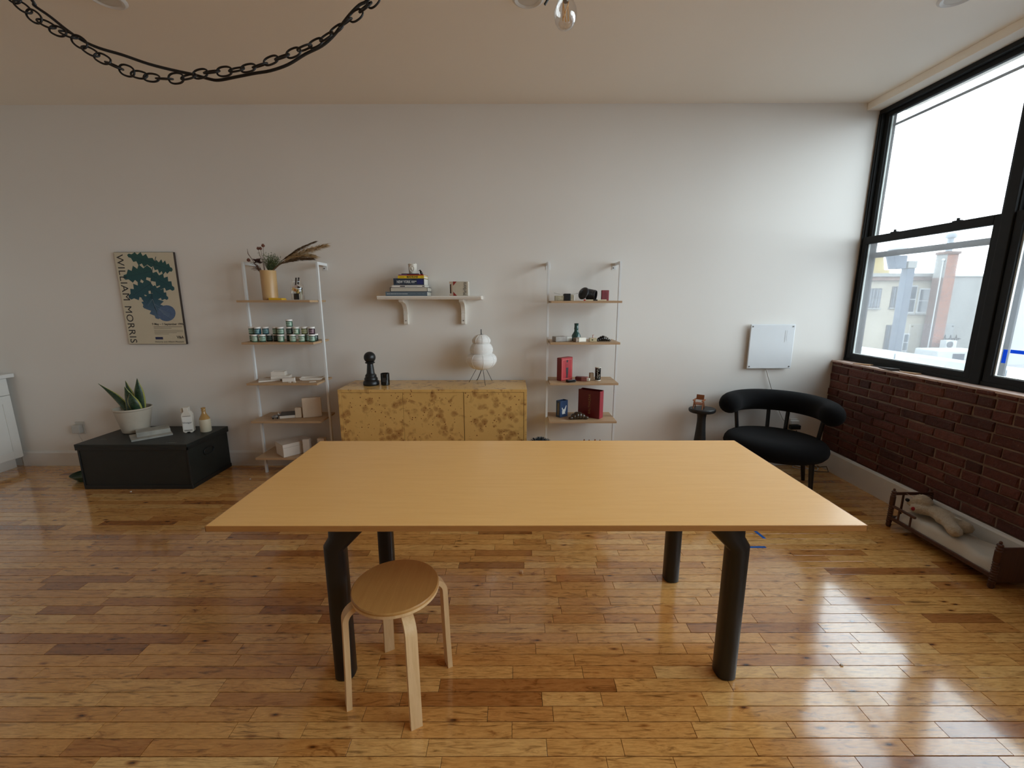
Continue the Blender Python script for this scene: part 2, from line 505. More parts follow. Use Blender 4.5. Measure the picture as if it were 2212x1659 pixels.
for yt0, yt1, zt0, zt1, lab in ((2.727, 2.751, 1.195, 1.281, 'upright strip of blue tape on the right-hand window pane'), (2.60, 2.712, 1.262, 1.284, 'level strip of blue tape at the right edge of the window')):
    g = G().box(3.1190, 3.1202, yt0, yt1, zt0, zt1)
    tag(g.obj('masking_tape', mat('blue_tape', (42, 122, 214), .6)), lab, 'tape', 'blue tape strips on the glass')
# mullion cover between windows 1 and 2
for wi in range(1, len(WIN_Y)):
    ym = WIN_Y[wi] + .0845
    o = G().box(3.098, 3.24, ym-.034, ym+.034, 1.034, 3.158).obj('trim_%d' % (wi+1), M_black, bevel=.004)
    struct(o)

# ------------------------------------------------------------------ big table
M_top = wood('table_veneer', (234, 180, 106), (227, 170, 95), .34, 0, 3.0, coat=.15)
M_edge = wood('table_edge_wood', (186, 132, 74), (160, 106, 54), .4, 0, 4)
M_leg = mat('black_leg_paint', (14, 14, 15), .38, .2, 25)
M_chrome = mat('chrome', (200, 198, 192), .2, .02, metal=1)
t = thing('work_table', 'long light wood work table with black bent legs in the middle of the room', 'table', (.09, 2.06, 0))
ox, oy = .09, 2.06
G().box(-1.19-ox, 1.37-ox, 1.545-oy, 2.57-oy, .7165, .74).obj('tabletop', M_top, t, bevel=.0015)
G().box(-1.192-ox, 1.372-ox, 1.5425-oy, 1.5455-oy, .7160, .7392).obj('edge_band', M_edge, t, bevel=.0005)
G().box(1.3695-ox, 1.3725-ox, 1.5425-oy, 2.5725-oy, .7160, .7392).obj('edge_band', M_edge, t, bevel=.0005)
G().box(-1.1925-ox, -1.1895-ox, 1.5425-oy, 2.5725-oy, .7160, .7392).obj('edge_band', M_edge, t, bevel=.0005)
G().box(-1.192-ox, 1.372-ox, 2.5695-oy, 2.5725-oy, .7160, .7392).obj('edge_band', M_edge, t, bevel=.0005)
def oval(a, b, n=20, e=.75):
    o_ = []
    for i in range(n):
        th = 2*PI*i/n; c_, s_ = math.cos(th), math.sin(th)
        o_.append((a*math.copysign(abs(c_)**e, c_), b*math.copysign(abs(s_)**e, s_)))
    return o_
for sx, lx in ((-1, -.726), (1, .918)):
    for sy, ly in ((-1, 1.618), (1, 2.268)):
        g = G(); ov = oval(.042, .046)
        n = len(ov); vs = [(p, q, .004) for p, q in ov] + [(p, q, .612 + p*sx*.28) for p, q in ov]
        fs = [tuple(range(n))[::-1]] + [(i, (i+1) % n, (i+1) % n+n, i+n) for i in range(n)]
        g.add(vs, fs)
        # mitred head leaning 45 degrees towards the middle of the table
        def ring(inner, outer, z_): return [(sx*(inner + (outer-inner)*(p*sx+.042)/.084), q, z_) for p, q in ov]
        vs2 = [(p, q, .612 + p*sx*.28) for p, q in ov] + ring(-.099, .020, .659) + ring(-.1565, .020, .7165)
        fs2 = []
        for lv in range(2):
            fs2 += [(lv*n+i, lv*n+(i+1) % n, (lv+1)*n+(i+1) % n, (lv+1)*n+i) for i in range(n)]
        fs2.append(tuple(2*n+i for i in range(n)))
        g.add(vs2, fs2)
        g.xf(Matrix.Translation((lx-ox, ly-oy, 0)))
        lg = g.obj('leg', M_leg, t, smooth=.7)
        G().lathe([(0, .692), (.008, .692), (.008, .7165), (0, .7165)], 12, (lx-ox+sx*.029, ly-oy-.022, 0)).obj('adjuster', M_chrome, lg, smooth=.6)
        G().lathe([(0, 0), (.03, 0), (.032, .005), (0, .005)], 16, (lx-ox, ly-oy, 0)).obj('foot_pad', M_leg, lg)

# ------------------------------------------------------------------ stool
M_birch = wood('birch_ply', (226, 192, 146), (208, 170, 120), .42, 2, 4)
M_seat = wood('stool_seat_veneer', (186, 138, 78), (170, 120, 64), .38, 1, 3)
t = thing('stool', 'round birch plywood stool with four bent legs in front of the table', 'stool', (-.472, 1.562, 0))
SR, SH = .172, .475
G().lathe([(0, SH), (SR-.004, SH), (SR, SH-.004), (SR, SH-.011)], 56).obj('seat', M_seat, t, smooth=.5)
G().lathe([(SR, SH-.011), (SR-.001, SH-.0235), (SR-.005, SH-.027), (0, SH-.027)], 56).obj('seat_edge', M_birch, t, smooth=.5)
def stool_leg():
    path = [(.07, SH-.038), (.145, SH-.038)]
    cxr, czr, rad = .148, SH-.038-.052, .052
    for i in range(1, 9):
        a = PI/2 - i/8*PI/2
        path.append((cxr + rad*math.cos(a), czr + rad*math.sin(a)))
    path.append((.206, .15)); path.append((.212, 0))
    th = .021; half = .022
    out = []; inn = []
    for i, (r_, z_) in enumerate(path):
        a = Vector(path[max(0, i-1)]); b = Vector(path[min(len(path)-1, i+1)])
        d = (b-a).normalized(); nrm = Vector((-d.y, d.x))
        if i == len(path)-1: nrm = Vector((1, 0))
        out.append((r_+nrm.x*th/2, z_+nrm.y*th/2)); inn.append((r_-nrm.x*th/2, z_-nrm.y*th/2))
    n_ = len(path)
    g = G()
    for i in range(n_-1):
        w0 = half; q = []
        for yv in (-w0, w0):
            q += [(out[i][0], yv, out[i][1]), (out[i+1][0], yv, out[i+1][1]), (inn[i+1][0], yv, inn[i+1][1]), (inn[i][0], yv, inn[i][1])]
        g.add(q, [(0,1,2,3)[::-1], (4,5,6,7), (0,4,5,1), (2,6,7,3)] + ([(0,3,7,4)] if i == 0 else []) + ([(1,5,6,2)] if i == n_-2 else []))
    return g.mesh('leg', smooth=.5)
lm = stool_leg(); lm.materials.append(M_birch)
for i in range(4):
    o = link('leg', lm, None, t); o.rotation_euler = (0, 0, math.radians(29 + 90*i))

# ------------------------------------------------------------------ burl sideboard
def burl():
    t = NT('burl_veneer'); v = t.coords((1, 1, 1))
    big = t.noise(v, 5.5, 3, .55, .8)
    vo = t.add('ShaderNodeTexVoronoi', Scale=34.0); t.link(v, vo.inputs['Vector'])
    vr = t.add('ShaderNodeTexVoronoi', Scale=16.0); t.link(v, vr.inputs['Vector'])
    sm = t.noise(v, 40, 5, .7, 1.5)
    base = t.mix(t.noise(v, 3, 4, .6, 1), lin((208, 162, 92)), lin((226, 184, 112)))
    clus = t.ramp(big, [(.47, (0, 0, 0)), (.55, (1, 1, 1))])
    ring = t.ramp(vr.outputs['Distance'], [(.1, (.9, .9, .9)), (.42, (.55, .55, .55)), (.62, (.0, .0, .0))])
    f = t.mix(1.0, clus, ring, 'MULTIPLY'); f2 = t.mix(1.0, f, t.ramp(sm, [(.3, (.35, .35, .35)), (.58, (1, 1, 1))]), 'MULTIPLY')
    c = t.mix(f2, base, lin((134, 78, 30)))
    big2 = t.noise(v, 9, 2)
    spot = t.ramp(vo.outputs['Distance'], [(.12, (1, 1, 1)), (.22, (0, 0, 0))])
    g2 = t.mix(1.0, spot, t.ramp(big2, [(.44, (0, 0, 0)), (.54, (1, 1, 1))]), 'MULTIPLY')
    c = t.mix(g2, c, lin((120, 66, 28)))
    t.link(c, t.b.inputs['Base Color']); t.b.inputs['Roughness'].default_value = .3
    t.b.inputs['Coat Weight'].default_value = .25; t.b.inputs['Coat Roughness'].default_value = .12
    return t.m
M_burl = burl()
M_dark = mat('dark_gap', (48, 30, 16), .7)
cx_, cy_ = -.679, 3.81
t = thing('sideboard', 'low burl wood sideboard with three flush doors against the wall', 'cabinet', (cx_, cy_, 0))
def cb(x0, x1, y0, y1, z0, z1): return G().box(x0-cx_, x1-cx_, y0-cy_, y1-cy_, z0, z1)
cb(-1.48, .122, 3.592, 4.03, .826, .851).obj('top_panel', M_burl, t, bevel=.001)
cb(-1.48, -1.455, 3.592, 4.03, .09, .826).obj('side_panel', M_burl, t, bevel=.001)
cb(.097, .122, 3.592, 4.03, .09, .826).obj('side_panel', M_burl, t, bevel=.001)
cb(-1.455, .097, 3.60, 4.03, .09, .115).obj('bottom_panel', M_burl, t)
cb(-1.455, .097, 4.01, 4.025, .115, .826).obj('back_panel', M_dark, t)
cb(-1.44, .082, 3.66, 4.0, 0, .09).obj('plinth', M_dark, t)
for i, (a, b, dy) in enumerate(((-1.4535, -.9350, 0), (-.9325, -.4165, .003), (-.4120, .0945, 0))):
    cb(a, b, 3.594+dy, 3.614+dy, .118, .8235).obj('door', M_burl, t, bevel=.001)

# ------------------------------------------------------------------ white-framed wall bookcases
M_wsteel = mat('white_steel', (226, 228, 228), .35, .02)
M_shelf = wood('shelf_ash', (190, 158, 122), (166, 132, 96), .5, 0, 4)
M_steel = mat('steel_screw', (110, 108, 104), .4, .1, metal=1)
LZ = [1.595, 1.243, .888, .547, .206]
RZ = [1.585, 1.237, .885, .543, .20]
def bookcase(x0, x1, zs, label):
    xc = (x0+x1)/2
    t = thing('bookcase', label, 'bookcase', (xc, 3.864, 0), group='white steel wall bookcases')
    for s in (-1, 1):
        px = s*(x1-x0)/2
        G().box(px-.009, px+.009, -.012, .012, 0, 1.918).obj('post', M_wsteel, t, bevel=.001)
        G().box(px-.009, px+.009, .012, .182, 1.894, 1.918).obj('wall_arm', M_wsteel, t, bevel=.001)
        pl = G().box(px-.009-.022*(s > 0), px+.009+.022*(s < 0), .182, .186, 1.858, 1.918).obj('wall_plate', M_wsteel, t, bevel=.0008)
        G().lathe([(0, 0), (.006, 0), (.005, .003), (0, .003)], 10, M=Matrix.Translation((px-s*.018, .182, 1.874)) @ Matrix.Rotation(PI/2, 4, 'X')).obj('screw', M_steel, pl)
        for z_ in zs:
            G().lathe([(0, 0), (.005, 0), (.005, .004), (0, .004)], 8, M=Matrix.Translation((px-s*.013, 0, z_-.009)) @ Matrix.Rotation(s*PI/2, 4, 'Y')).obj('bolt', M_steel, t)
    for z_ in zs:
        G().box(-(x1-x0)/2+.0125, (x1-x0)/2-.0125, 3.69-3.864, 4.01-3.864, z_-.0186, z_-.0006).obj('shelf', M_shelf, t, bevel=.001)
    return t
bookcase(-2.318, -1.680, LZ, 'white steel and ash bookcase beside the poster, holding vase and paint jars')
bookcase(.311, .930, RZ, 'white steel and ash bookcase right of the sideboard, holding red boxes')

# ------------------------------------------------------------------ white wall shelf
M_wpaint = mat('cream_white_paint', (224, 218, 208), .45, .03)
t = thing('bracket_shelf', 'white wooden wall shelf on two curved brackets above the sideboard', 'shelf', (-.716, 3.925, 1.598))
G().prism([(4.05-3.925, 0), (3.812-3.925, 0), (3.808-3.925, .006), (3.808-3.925, .012), (3.800-3.925, .014), (3.800-3.925, .026), (3.804-3.925, .030), (4.05-3.925, .030)], -1.165+.716, -.268+.716, 'yz').obj('shelf_board', M_wpaint, t, bevel=.001)
for bx in (-.972, -.447):
    pr = [(4.05, 1.598), (3.845, 1.598), (3.845, 1.582), (3.862, 1.578), (3.87, 1.572)]
    for i in range(0, 9):
        a = i/8*PI/2
        pr.append((3.87 + .135*math.sin(a), 1.572 - .095*(1-math.cos(a))))
    pr += [(4.008, 1.47), (4.000, 1.464), (4.000, 1.382), (4.006, 1.374), (4.05, 1.374)]
    b_ = G().prism([(y-3.925, z-1.598) for y, z in pr], bx-.019+.716, bx+.019+.716, 'yz').obj('bracket', M_wpaint, t, bevel=.0015)
    G().lathe([(0, 0), (.005, 0), (.0045, .002), (0, .002)], 10, M=Matrix.Translation((bx+.716, 4.0-3.925, 1.408-1.598)) @ Matrix.Rotation(PI/2, 4, 'X')).obj('screw', M_steel, b_)

# ------------------------------------------------------------------ black bouclé chair in the corner
def fuzzy(name, col, scale=260, st=.8):
    t = NT(name); v = t.coords(); c = lin(col)
    n = t.noise(v, scale, 4, .7)
    t.link(t.mix(n, sc(c, .5), sc(c, 1.6)), t.b.inputs['Base Color'])
    t.b.inputs['Roughness'].default_value = .95; t.b.inputs['Specular IOR Level'].default_value = .15
    t.b.inputs['Sheen Weight'].default_value = .04
    t.bump(n, st, .004)
    return t.m
M_boucle = fuzzy('black_boucle', (13, 13, 15))
t = thing('lounge_chair', 'black upholstered chair with rolled curved back in the corner', 'chair', (2.24, 3.56, 0), math.radians(-35))
G().lathe([(0, .452), (.22, .454), (.30, .45), (.345, .438), (.375, .418), (.392, .392), (.398, .362), (.392, .335), (.37, .308), (.33, .29), (.25, .282), (0, .28)], 48, sy=.86, c=(0, .03, 0)).obj('seat', M_boucle, t, smooth=1.2)
pts = []; rs = []
for i in range(33):
    a = math.radians(-104 + 208*i/32)
    pts.append((.375*math.sin(a), .045 + .315*math.cos(a), .672 + .018*math.cos(a)))
    e = min(i, 32-i); rs.append(.094*[.40, .78, .94, .99][e] if e < 4 else .094)
G().tube(pts, rs, 20).obj('backrest', M_boucle, t, smooth=1.2)
for (a, b, c_, d) in ((-.31, .12, -.33, .10), (-.085, .345, -.09, .355), (.06, .345, .065, .355), (.31, .12, .33, .10)):
    G().tube([(a*.97, b*.9, .40), (c_, d, .66)], .016, 12).obj('back_post', M_leg, t, smooth=.8)
for (a, b, c_, d) in ((-.28, -.09, -.30, -.11), (.28, -.09, .30, -.11), (-.21, .22, -.24, .30), (.21, .22, .24, .30)):
    G().tube([(a, b, .31), (c_, d, 0)], [.021, .0145], 14).obj('leg', M_leg, t, smooth=.8)

# ------------------------------------------------------------------ pedestal side table + model chair
M_ebony = mat('black_stained_wood', (26, 25, 25), .5, .3, 12, stretch=(1, 1, .2))
t = thing('pedestal_table', 'small black round pedestal table left of the black chair', 'table', (1.724, 3.83, 0))
G().lathe([(0, .588), (.106, .588), (.116, .596), (.1185, .606), (.1185, .618), (.113, .624), (0, .624)], 40, sy=.82).obj('top', M_ebony, t, smooth=.6)
G().lathe([(0, .59), (.05, .59), (.042, .575), (.037, .54), (.037, .50), (.042, .42), (.05, .33), (.056, .22), (.056, .12), (.07, .05), (.10, .018), (.10, 0), (0, 0)], 32).obj('pedestal', M_ebony, t, smooth=.6)
M_teak = wood('teak', (156, 94, 52), (122, 66, 34), .5, 0, 6)
t = thing('model_chair', 'tiny wooden model armchair standing on the black pedestal table', 'model chair', (1.69, 3.83, .624), math.radians(-38))
G().cbox((0, -.004, .045), (.062, .06, .006), (.12, 0, 0)).obj('seat', M_teak, t)
G().cbox((0, .03, .098), (.066, .006, .046), (-.16, 0, 0)).obj('backrest', M_teak, t)
for s in (-1, 1):
    G().cbox((s*.038, -.004, .078), (.012, .088, .008)).obj('armrest', M_teak, t)
    G().tube([(s*.038, -.012, .075), (s*.038, -.036, 0)], .0055, 6).obj('leg', M_teak, t)
    G().tube([(s*.038, -.006, .075), (s*.038, .034, 0)], .0055, 6).obj('leg', M_teak, t)

# ------------------------------------------------------------------ panel heater on the wall, its cord and plug
M_heat = mat('heater_white', (222, 225, 228), .5, .015)
t = thing('panel_heater', 'square white wall panel with four screws above the black chair', 'heater', (2.395, 4.022, 1.163))
G().box(-.205, .205, -.008, .006, -.206, .206).obj('panel', M_heat, t, bevel=.006, segs=3)
G().box(-.165, .165, .006, .0275, -.165, .165).obj('standoff', M_heat, t)
for a in (-.185, .185):
    for b in (-.185, .185):
        G().lathe([(0, 0), (.007, 0), (.006, .003), (0, .003)], 12, M=Matrix.Translation((a, -.008, b)) @ Matrix.Rotation(PI/2, 4, 'X')).obj('screw', M_steel, t)
g = G()
for k_ in range(7): g.box(.132, .158, -.0095, -.0078, .042+k_*.016, .052+k_*.016)
g.box(.118, .124, -.0095, -.0078, .042, .15)
g.obj('embossed_mark', M_heat, t)
M_cord_w = mat('white_cord', (205, 203, 196), .5, .03)
M_cord_b = mat('black_cord', (18, 18, 19), .5, .1)
tag(G().tube([(2.381, 4.036, .958), (2.40, 4.03, .9), (2.43, 4.028, .82), (2.46, 4.026, .74), (2.52, 4.03, .6), (2.60, 4.032, .46), (2.655, 4.034, .41)], .0045, 8).obj('heater_cord', M_cord_w, smooth=1), 'white power cord hanging from the wall panel behind the black chair', 'cord')
t = thing('wall_outlet', 'white wall outlet with black adapter low behind the black chair', 'outlet', (2.71, 4.045, .41))
G().box(-.035, .035, -.006, .005, -.055, .055).obj('cover_plate', M_trim, t, bevel=.002)
G().box(-.045, .05, -.045, -.006, -.042, -.002).obj('adapter', M_cord_b, t, bevel=.004)
G().box(-.04, .04, -.03, -.006, .006, .04).obj('white_plug', M_trim, t, bevel=.004)
tag(G().tube([(2.50, 3.99, .005), (2.58, 4.015, .005), (2.69, 4.02, .005), (2.77, 4.0, .006), (2.80, 3.94, .005), (2.74, 3.92, .005), (2.70, 3.96, .006), (2.73, 3.99, .012), (2.80, 3.90, .014), (2.87, 3.87, .006), (2.92, 3.92, .006), (2.94, 3.99, .01)], .0045, 8).obj('power_cable', M_cord_w, smooth=1), 'loose white cord looped on the floor under the black chair', 'cord')
tag(G().tube([(2.72, 4.0, .36), (2.735, 3.99, .2), (2.77, 3.985, .03), (2.85, 3.97, .012), (2.93, 3.92, .02), (2.95, 3.86, .05), (2.93, 3.80, .02), (2.86, 3.82, .016), (2.80, 3.83, .016)], .0035, 8).obj('power_cable', M_cord_b, smooth=1), 'thin black cord looped beside the white baseboard in the corner', 'cord')

# ------------------------------------------------------------------ poster
M_paper = mat('poster_paper', (206, 196, 172), .6, .03)
M_ink = mat('black_ink', (38, 36, 38), .6, .05)
M_pedge = mat('poster_dark_edge', (52, 40, 34), .7)
PX0, PX1, PZ0, PZ1, PYF = -3.558, -3.026, 1.194, 2.018, 4.028
pw, ph = PX1-PX0, PZ1-PZ0
t = thing('poster', 'cream poster with a teal leaf and lettering on the left wall', 'poster', (PX0, PYF, PZ0))
G().box(0, pw, .0, .0215, 0, ph).obj('backing_board', M_pedge, t, bevel=.001)
G().box(.001, pw-.004, -.0012, .0, .003, ph-.003).obj('sheet', M_paper, t)
def leaf_print():
    m = NT('leaf_print'); v = m.coords()
    sp = m.n.new('ShaderNodeSeparateXYZ'); m.link(v, sp.inputs[0])
    mr = m.add('ShaderNodeMapRange'); mr.inputs['From Max'].default_value = ph; m.link(sp.outputs[2], mr.inputs[0])
    c = m.ramp(mr.outputs[0], [(.22, lin((88, 112, 142))), (.42, lin((66, 98, 122))), (.52, lin((38, 84, 96))), (.75, lin((34, 82, 84))), (1, lin((40, 84, 78)))])
    n = m.noise(v, 55, 4, .6, 1.5)
    m.link(m.mix(.5, c, m.ramp(n, [(.3, (.62, .66, .68)), (.65, (1, 1, 1))]), 'MULTIPLY'), m.b.inputs['Base Color'])
    m.b.inputs['Roughness'].default_value = .6
    return m.m
M_leafp = leaf_print()
M_vein = mat('leaf_vein_print', (24, 58, 70), .6); M_vein2 = mat('leaf_pale_print', (128, 146, 160), .6)
def uvp(u, v, d=0): return (u*pw, -.0016-d, (1-v)*ph)
def lobe(g, b, tip, hw, d, teeth=5):
    bx_, bz = b[0]*pw, b[1]*ph; tx, tz = tip[0]*pw, tip[1]*ph
    L = Vector((tx-bx_, tz-bz)); n = Vector((-L.y, L.x)).normalized(); pts_ = []
    prof = []
    for k_ in range(teeth*2+1):
        s_ = k_/(teeth*2)
        w_ = hw*math.sin(PI*min(1, .16+s_*.84))**1.0 * (1.12 if k_ % 2 else .62)
        prof.append((s_, w_ if s_ < 1 else 0))
    for s_, w_ in prof: pts_.append(Vector((bx_, bz)) + L*(s_ + .05*(s_ > .1)*(1 if w_ else 0)) + n*w_)
    for s_, w_ in prof[-2::-1]: pts_.append(Vector((bx_, bz)) + L*(s_ + .05*(s_ > .1)) - n*w_)
    g.add([(p.x, -.0016-d, ph-p.y) for p in pts_] + [((bx_+tx)/2, -.0016-d, ph-(bz+tz)/2)], [(i, (i+1) % len(pts_), len(pts_)) for i in range(len(pts_))])
mid = [(.70, .05), (.62, .16), (.56, .28), (.53, .38), (.52, .48), (.54, .58), (.60, .68)]
lobes = [((.66, .12), (.22, .03), .055), ((.60, .20), (.09, .27), .075), ((.55, .33), (.13, .49), .075), ((.53, .46), (.36, .60), .06),
         ((.64, .13), (.95, .19), .06), ((.58, .24), (.93, .40), .065), ((.54, .38), (.80, .50), .055), ((.53, .44), (.58, .72), .085)]
g = G()
for i, (b, tp, hw) in enumerate(lobes): lobe(g, b, tp, hw, i*.00006)
g.obj('leaf_print', M_leafp, t, weld=False)
g = G(); n_ = 28
g.add([(.735*pw+.155*pw*math.cos(2*PI*k_/n_)+.02*pw*math.sin(2*PI*k_/n_), -.0022, (1-.655)*ph+.088*ph*math.sin(2*PI*k_/n_)) for k_ in range(n_)], [tuple(range(n_))])
g.obj('leaf_curl_print', mat('leaf_curl_print', (84, 106, 138), .6, .2, 60), t)
g = G()
def vein(a, b, w, d=.0024):
    a = Vector((a[0]*pw, (1-a[1])*ph)); b = Vector((b[0]*pw, (1-b[1])*ph)); n = Vector((-(b-a).y, (b-a).x)).normalized()*w
    g.add([(a.x+n.x, -d, a.y+n.y), (a.x-n.x, -d, a.y-n.y), (b.x-n.x*.3, -d, b.y-n.y*.3), (b.x+n.x*.3, -d, b.y+n.y*.3)], [(0, 1, 2, 3)])
for a, b in zip(mid, mid[1:]): vein(a, b, .003)
for b, tp, hw in lobes: vein(b, (b[0]+(tp[0]-b[0])*.85, b[1]+(tp[1]-b[1])*.85), .0022)
g.obj('vein_print', M_vein, t)
g = G()
for k_ in range(5): vein((.60+.02*k_, .60+.015*k_), (.80+.015*k_, .66+.02*k_), .0012, .0026)
vein((.53, .5), (.6, .7), .002, .0026); vein((.53, .5), (.44, .57), .0014, .0026); vein((.545, .55), (.66, .6), .0014, .0026)
g.obj('pale_vein_print', M_vein2, t)
text('lettering', 'WILLIAM', .088, M_ink, t, face_front(.060*pw+.012, -.0018, ph*(1-.272), -PI/2), .0003, spacing=1.1, fit=.49*ph)
text('lettering', 'MORRIS', .088, M_ink, t, face_front(.060*pw+.012, -.0018, ph*(1-.778), -PI/2), .0003, spacing=1.1, fit=.405*ph)
text('lettering', '9 May \u2013 1 September 1996', .027, M_ink, t, face_front(.725*pw, -.0018, (1-.775)*ph), .0003, .98, bold=.0004)
M_ink2 = mat('grey_ink', (112, 104, 94), .6)
g = G()
for r_, (a, b) in enumerate(((.475, .97), (.475, .78))): g.box(a*pw, b*pw, -.0018, -.0013, (1-.806-r_*.016)*ph, (1-.806-r_*.016)*ph+.004)
for r_, (a, b) in enumerate(((.475, .97), (.475, .97), (.475, .86), (.475, .72))): g.box(a*pw, b*pw, -.0018, -.0013, (1-.846-r_*.013)*ph, (1-.846-r_*.013)*ph+.0026)
g.obj('small_print', M_ink2, t)
G().box(.475*pw, .605*pw, -.0018, -.0013, (1-.945)*ph, (1-.918)*ph).obj('blue_block_print', mat('navy_ink', (40, 46, 84), .6), t)
text('lettering', 'V&A', .036, M_ink, t, face_front(.91*pw, -.0018, (1-.922)*ph), .0003, .95, bold=.0006)
text('lettering', 'Victoria and Albert Museum', .0215, M_ink, t, face_front(.71*pw, -.0018, (1-.972)*ph), .0003, 1.0, spacing=1.08)

# ------------------------------------------------------------------ trunk by the left wall and what stands on it
M_trunk = mat('dark_green_paint', (20, 25, 22), .5, .25, 14, bump=.1, bscale=40)
M_trunk2 = mat('dark_trunk_metal', (17, 20, 19), .45, .2, 20)
tx, ty = -3.2175, 3.76
t = thing('trunk', 'dark green painted low trunk on the floor under the poster', 'trunk', (tx, ty, 0))
def tb(x0, x1, y0, y1, z0, z1): return G().box(x0-tx, x1-tx, y0-ty, y1-ty, z0, z1)
tb(-3.68, -2.755, 3.50, 4.02, .012, .378).obj('body', M_trunk, t, bevel=.003)
tb(-3.695, -2.742, 3.485, 4.028, .378, .405).obj('lid', M_trunk, t, bevel=.004)
lip = tb(-3.694, -2.743, 3.486, 3.497, .352, .380).obj('lid_lip', M_trunk2, t, bevel=.002)
tb(-2.753, -2.743, 3.486, 4.027, .352, .380).obj('lid_lip', M_trunk2, t, bevel=.002)
tb(-3.684, -2.751, 3.494, 3.503, 0, .035).obj('base_band', M_trunk2, t, bevel=.002)
tb(-2.758, -2.749, 3.497, 4.02, 0, .035).obj('base_band', M_trunk2, t, bevel=.002)
for x_ in (-3.684, -2.762): tb(x_, x_+.012, 3.493, 3.503, .03, .355).obj('corner_strap', M_trunk2, t, bevel=.002)
hp = []
for i in range(17):
    a = 2*PI*i/16
    hp.append((-2.751-tx, 3.745-ty+.062*math.copysign(abs(math.cos(a))**.7, math.cos(a)), .262+.030*math.copysign(abs(math.sin(a))**.7, math.sin(a))))
G().tube(hp[:-1], .005, 8, closed=True).obj('handle', M_trunk2, t, smooth=1)
for (a, b, c_, d) in ((-3.60, -3.54, 3.62, 3.625), (-3.53, -3.50, 3.66, 3.664), (-2.95, -2.86, 3.525, 3.53), (-2.93, -2.88, 3.535, 3.538), (-3.62, -3.58, 3.655, 3.658)): G().box(a-tx, b-tx, c_-ty, d-ty, .4048, .4056).obj('scuff_mark', mat('scuff', (120, 122, 116), .7), t)

# planter with a snake plant
M_pot = mat('ribbed_stoneware', (188, 178, 162), .35, .08, 10)
t = thing('planter', 'ribbed grey-beige plant pot holding a snake plant on the trunk', 'planter', (-3.485, 3.865, .405))
prof = [(0, 0), (.092, 0), (.098, .004)]
for i in range(1, 34):
    z_ = .004 + i*.0063; prof.append((.098 + z_*.19 + (.0011 if i % 2 else -.0006), z_))
zt = prof[-1][1]
prof += [(.146, zt+.004), (.147, zt+.014), (.143, zt+.018), (.136, zt+.016), (.134, zt-.02), (.128, zt-.03)]
G().lathe(prof, 56).obj('pot', M_pot, t, smooth=.6)
G().lathe([(.131, zt-.028), (.06, zt-.024), (0, zt-.022)], 32).obj('soil', mat('soil', (46, 34, 26), .95, .3, 40, bump=.8), t, smooth=1)
def leaf_mat():
    m = NT('snake_plant_leaf')
    at = m.add('ShaderNodeAttribute'); at.attribute_name = 'tone'
    v = m.coords((1, 1, 3))
    n = m.noise(v, 16, 4, .6, 2.5)
    band = m.ramp(n, [(.42, lin((20, 40, 26))), (.5, lin((58, 86, 56))), (.58, lin((22, 44, 28)))])
    e = m.ramp(at.outputs['Fac'], [(.74, (0, 0, 0)), (.84, (1, 1, 1))])
    m.link(m.mix(e, band, lin((164, 164, 84))), m.b.inputs['Base Color'])
    m.b.inputs['Roughness'].default_value = .4
    return m.m
M_snake = leaf_mat()
def blade(base, tipp, w, facing, bend, name, parent):
    base, tipp = Vector(base), Vector(tipp); axis = (tipp-base); side = Vector((math.cos(facing), math.sin(facing), 0))
    nrm = axis.normalized().cross(side).normalized(); N = 14; K = 6; vs = []; tn = []; fs = []
    for i in range(N+1):
        s_ = i/N; c_ = base + axis*s_ + nrm*bend*math.sin(PI*s_) 
        ww = w*(.62 + .5*math.sin(PI*min(1, s_*1.05+.12))) * (1 - max(0, (s_-.62)/.38)**1.8) + .0015
        for k_ in range(K+1):
            q = k_/K*2-1
            vs.append(tuple(c_ + side*ww*q + nrm*(q*q*ww*.45))); tn.append(abs(q))
    for i in range(N):
        for k_ in range(K): fs.append((i*(K+1)+k_, i*(K+1)+k_+1, (i+1)*(K+1)+k_+1, (i+1)*(K+1)+k_))
    me = bpy.data.meshes.new(name); me.from_pydata(vs, [], fs); set_tone(me, tn)
    for p in me.polygons: p.use_smooth = True
    o = link(name, me, M_snake, parent)
    sm = o.modifiers.new('thickness', 'SOLIDIFY'); sm.thickness = .004
    return o
zb = zt - .03
blade((-.03, -.02, zb), (-.245, -.03, .455), .033, .2, .035, 'leaf', t)
blade((-.005, .03, zb), (-.06, .04, .468), .036, -.1, -.01, 'leaf', t)
blade((.005, -.045, zb), (.005, -.05, .43), .040, .05, .012, 'leaf', t)
blade((.055, .02, zb), (.06, .03, .492), .036, .35, -.012, 'leaf', t)
blade((.065, -.03, zb), (.035, -.04, .375), .042, .3, -.02, 'leaf', t)

M_pages = mat('page_edges', (214, 209, 198), .8, .06, 60, stretch=(1, 1, 30))
def book(name, label, loc, rz, L, D, H, cover, pages=None, group=None, spine_text=None, tcol=None, tsize=None, plain=False):
    """lying book: spine on the -Y side, length along X; pages show at the ends and at the back"""
    t = thing(name, label, 'book', loc, rz, group)
    c_ = min(.003, H*.16); g = G()
    g.box(-L/2, L/2, -D/2, D/2, 0, c_).box(-L/2, L/2, -D/2, D/2, H-c_, H).box(-L/2, L/2, -D/2, -D/2+c_, c_, H-c_)
    g.obj('cover', cover, t, weld=False)
    G().box(-L/2+.004, L/2-.004, -D/2+c_, D/2-.005, c_, H-c_).obj('pages', pages or M_pages, t)
    if spine_text:
        text('lettering', spine_text, tsize, tcol, t, face_front(0, -D/2-.0004, H/2), .0004)
    return t
M_white_b = mat('white_cover', (220, 217, 210), .45, .03)
M_photo = mat('greyscale_cover', (150, 148, 140), .4, .6, 7)
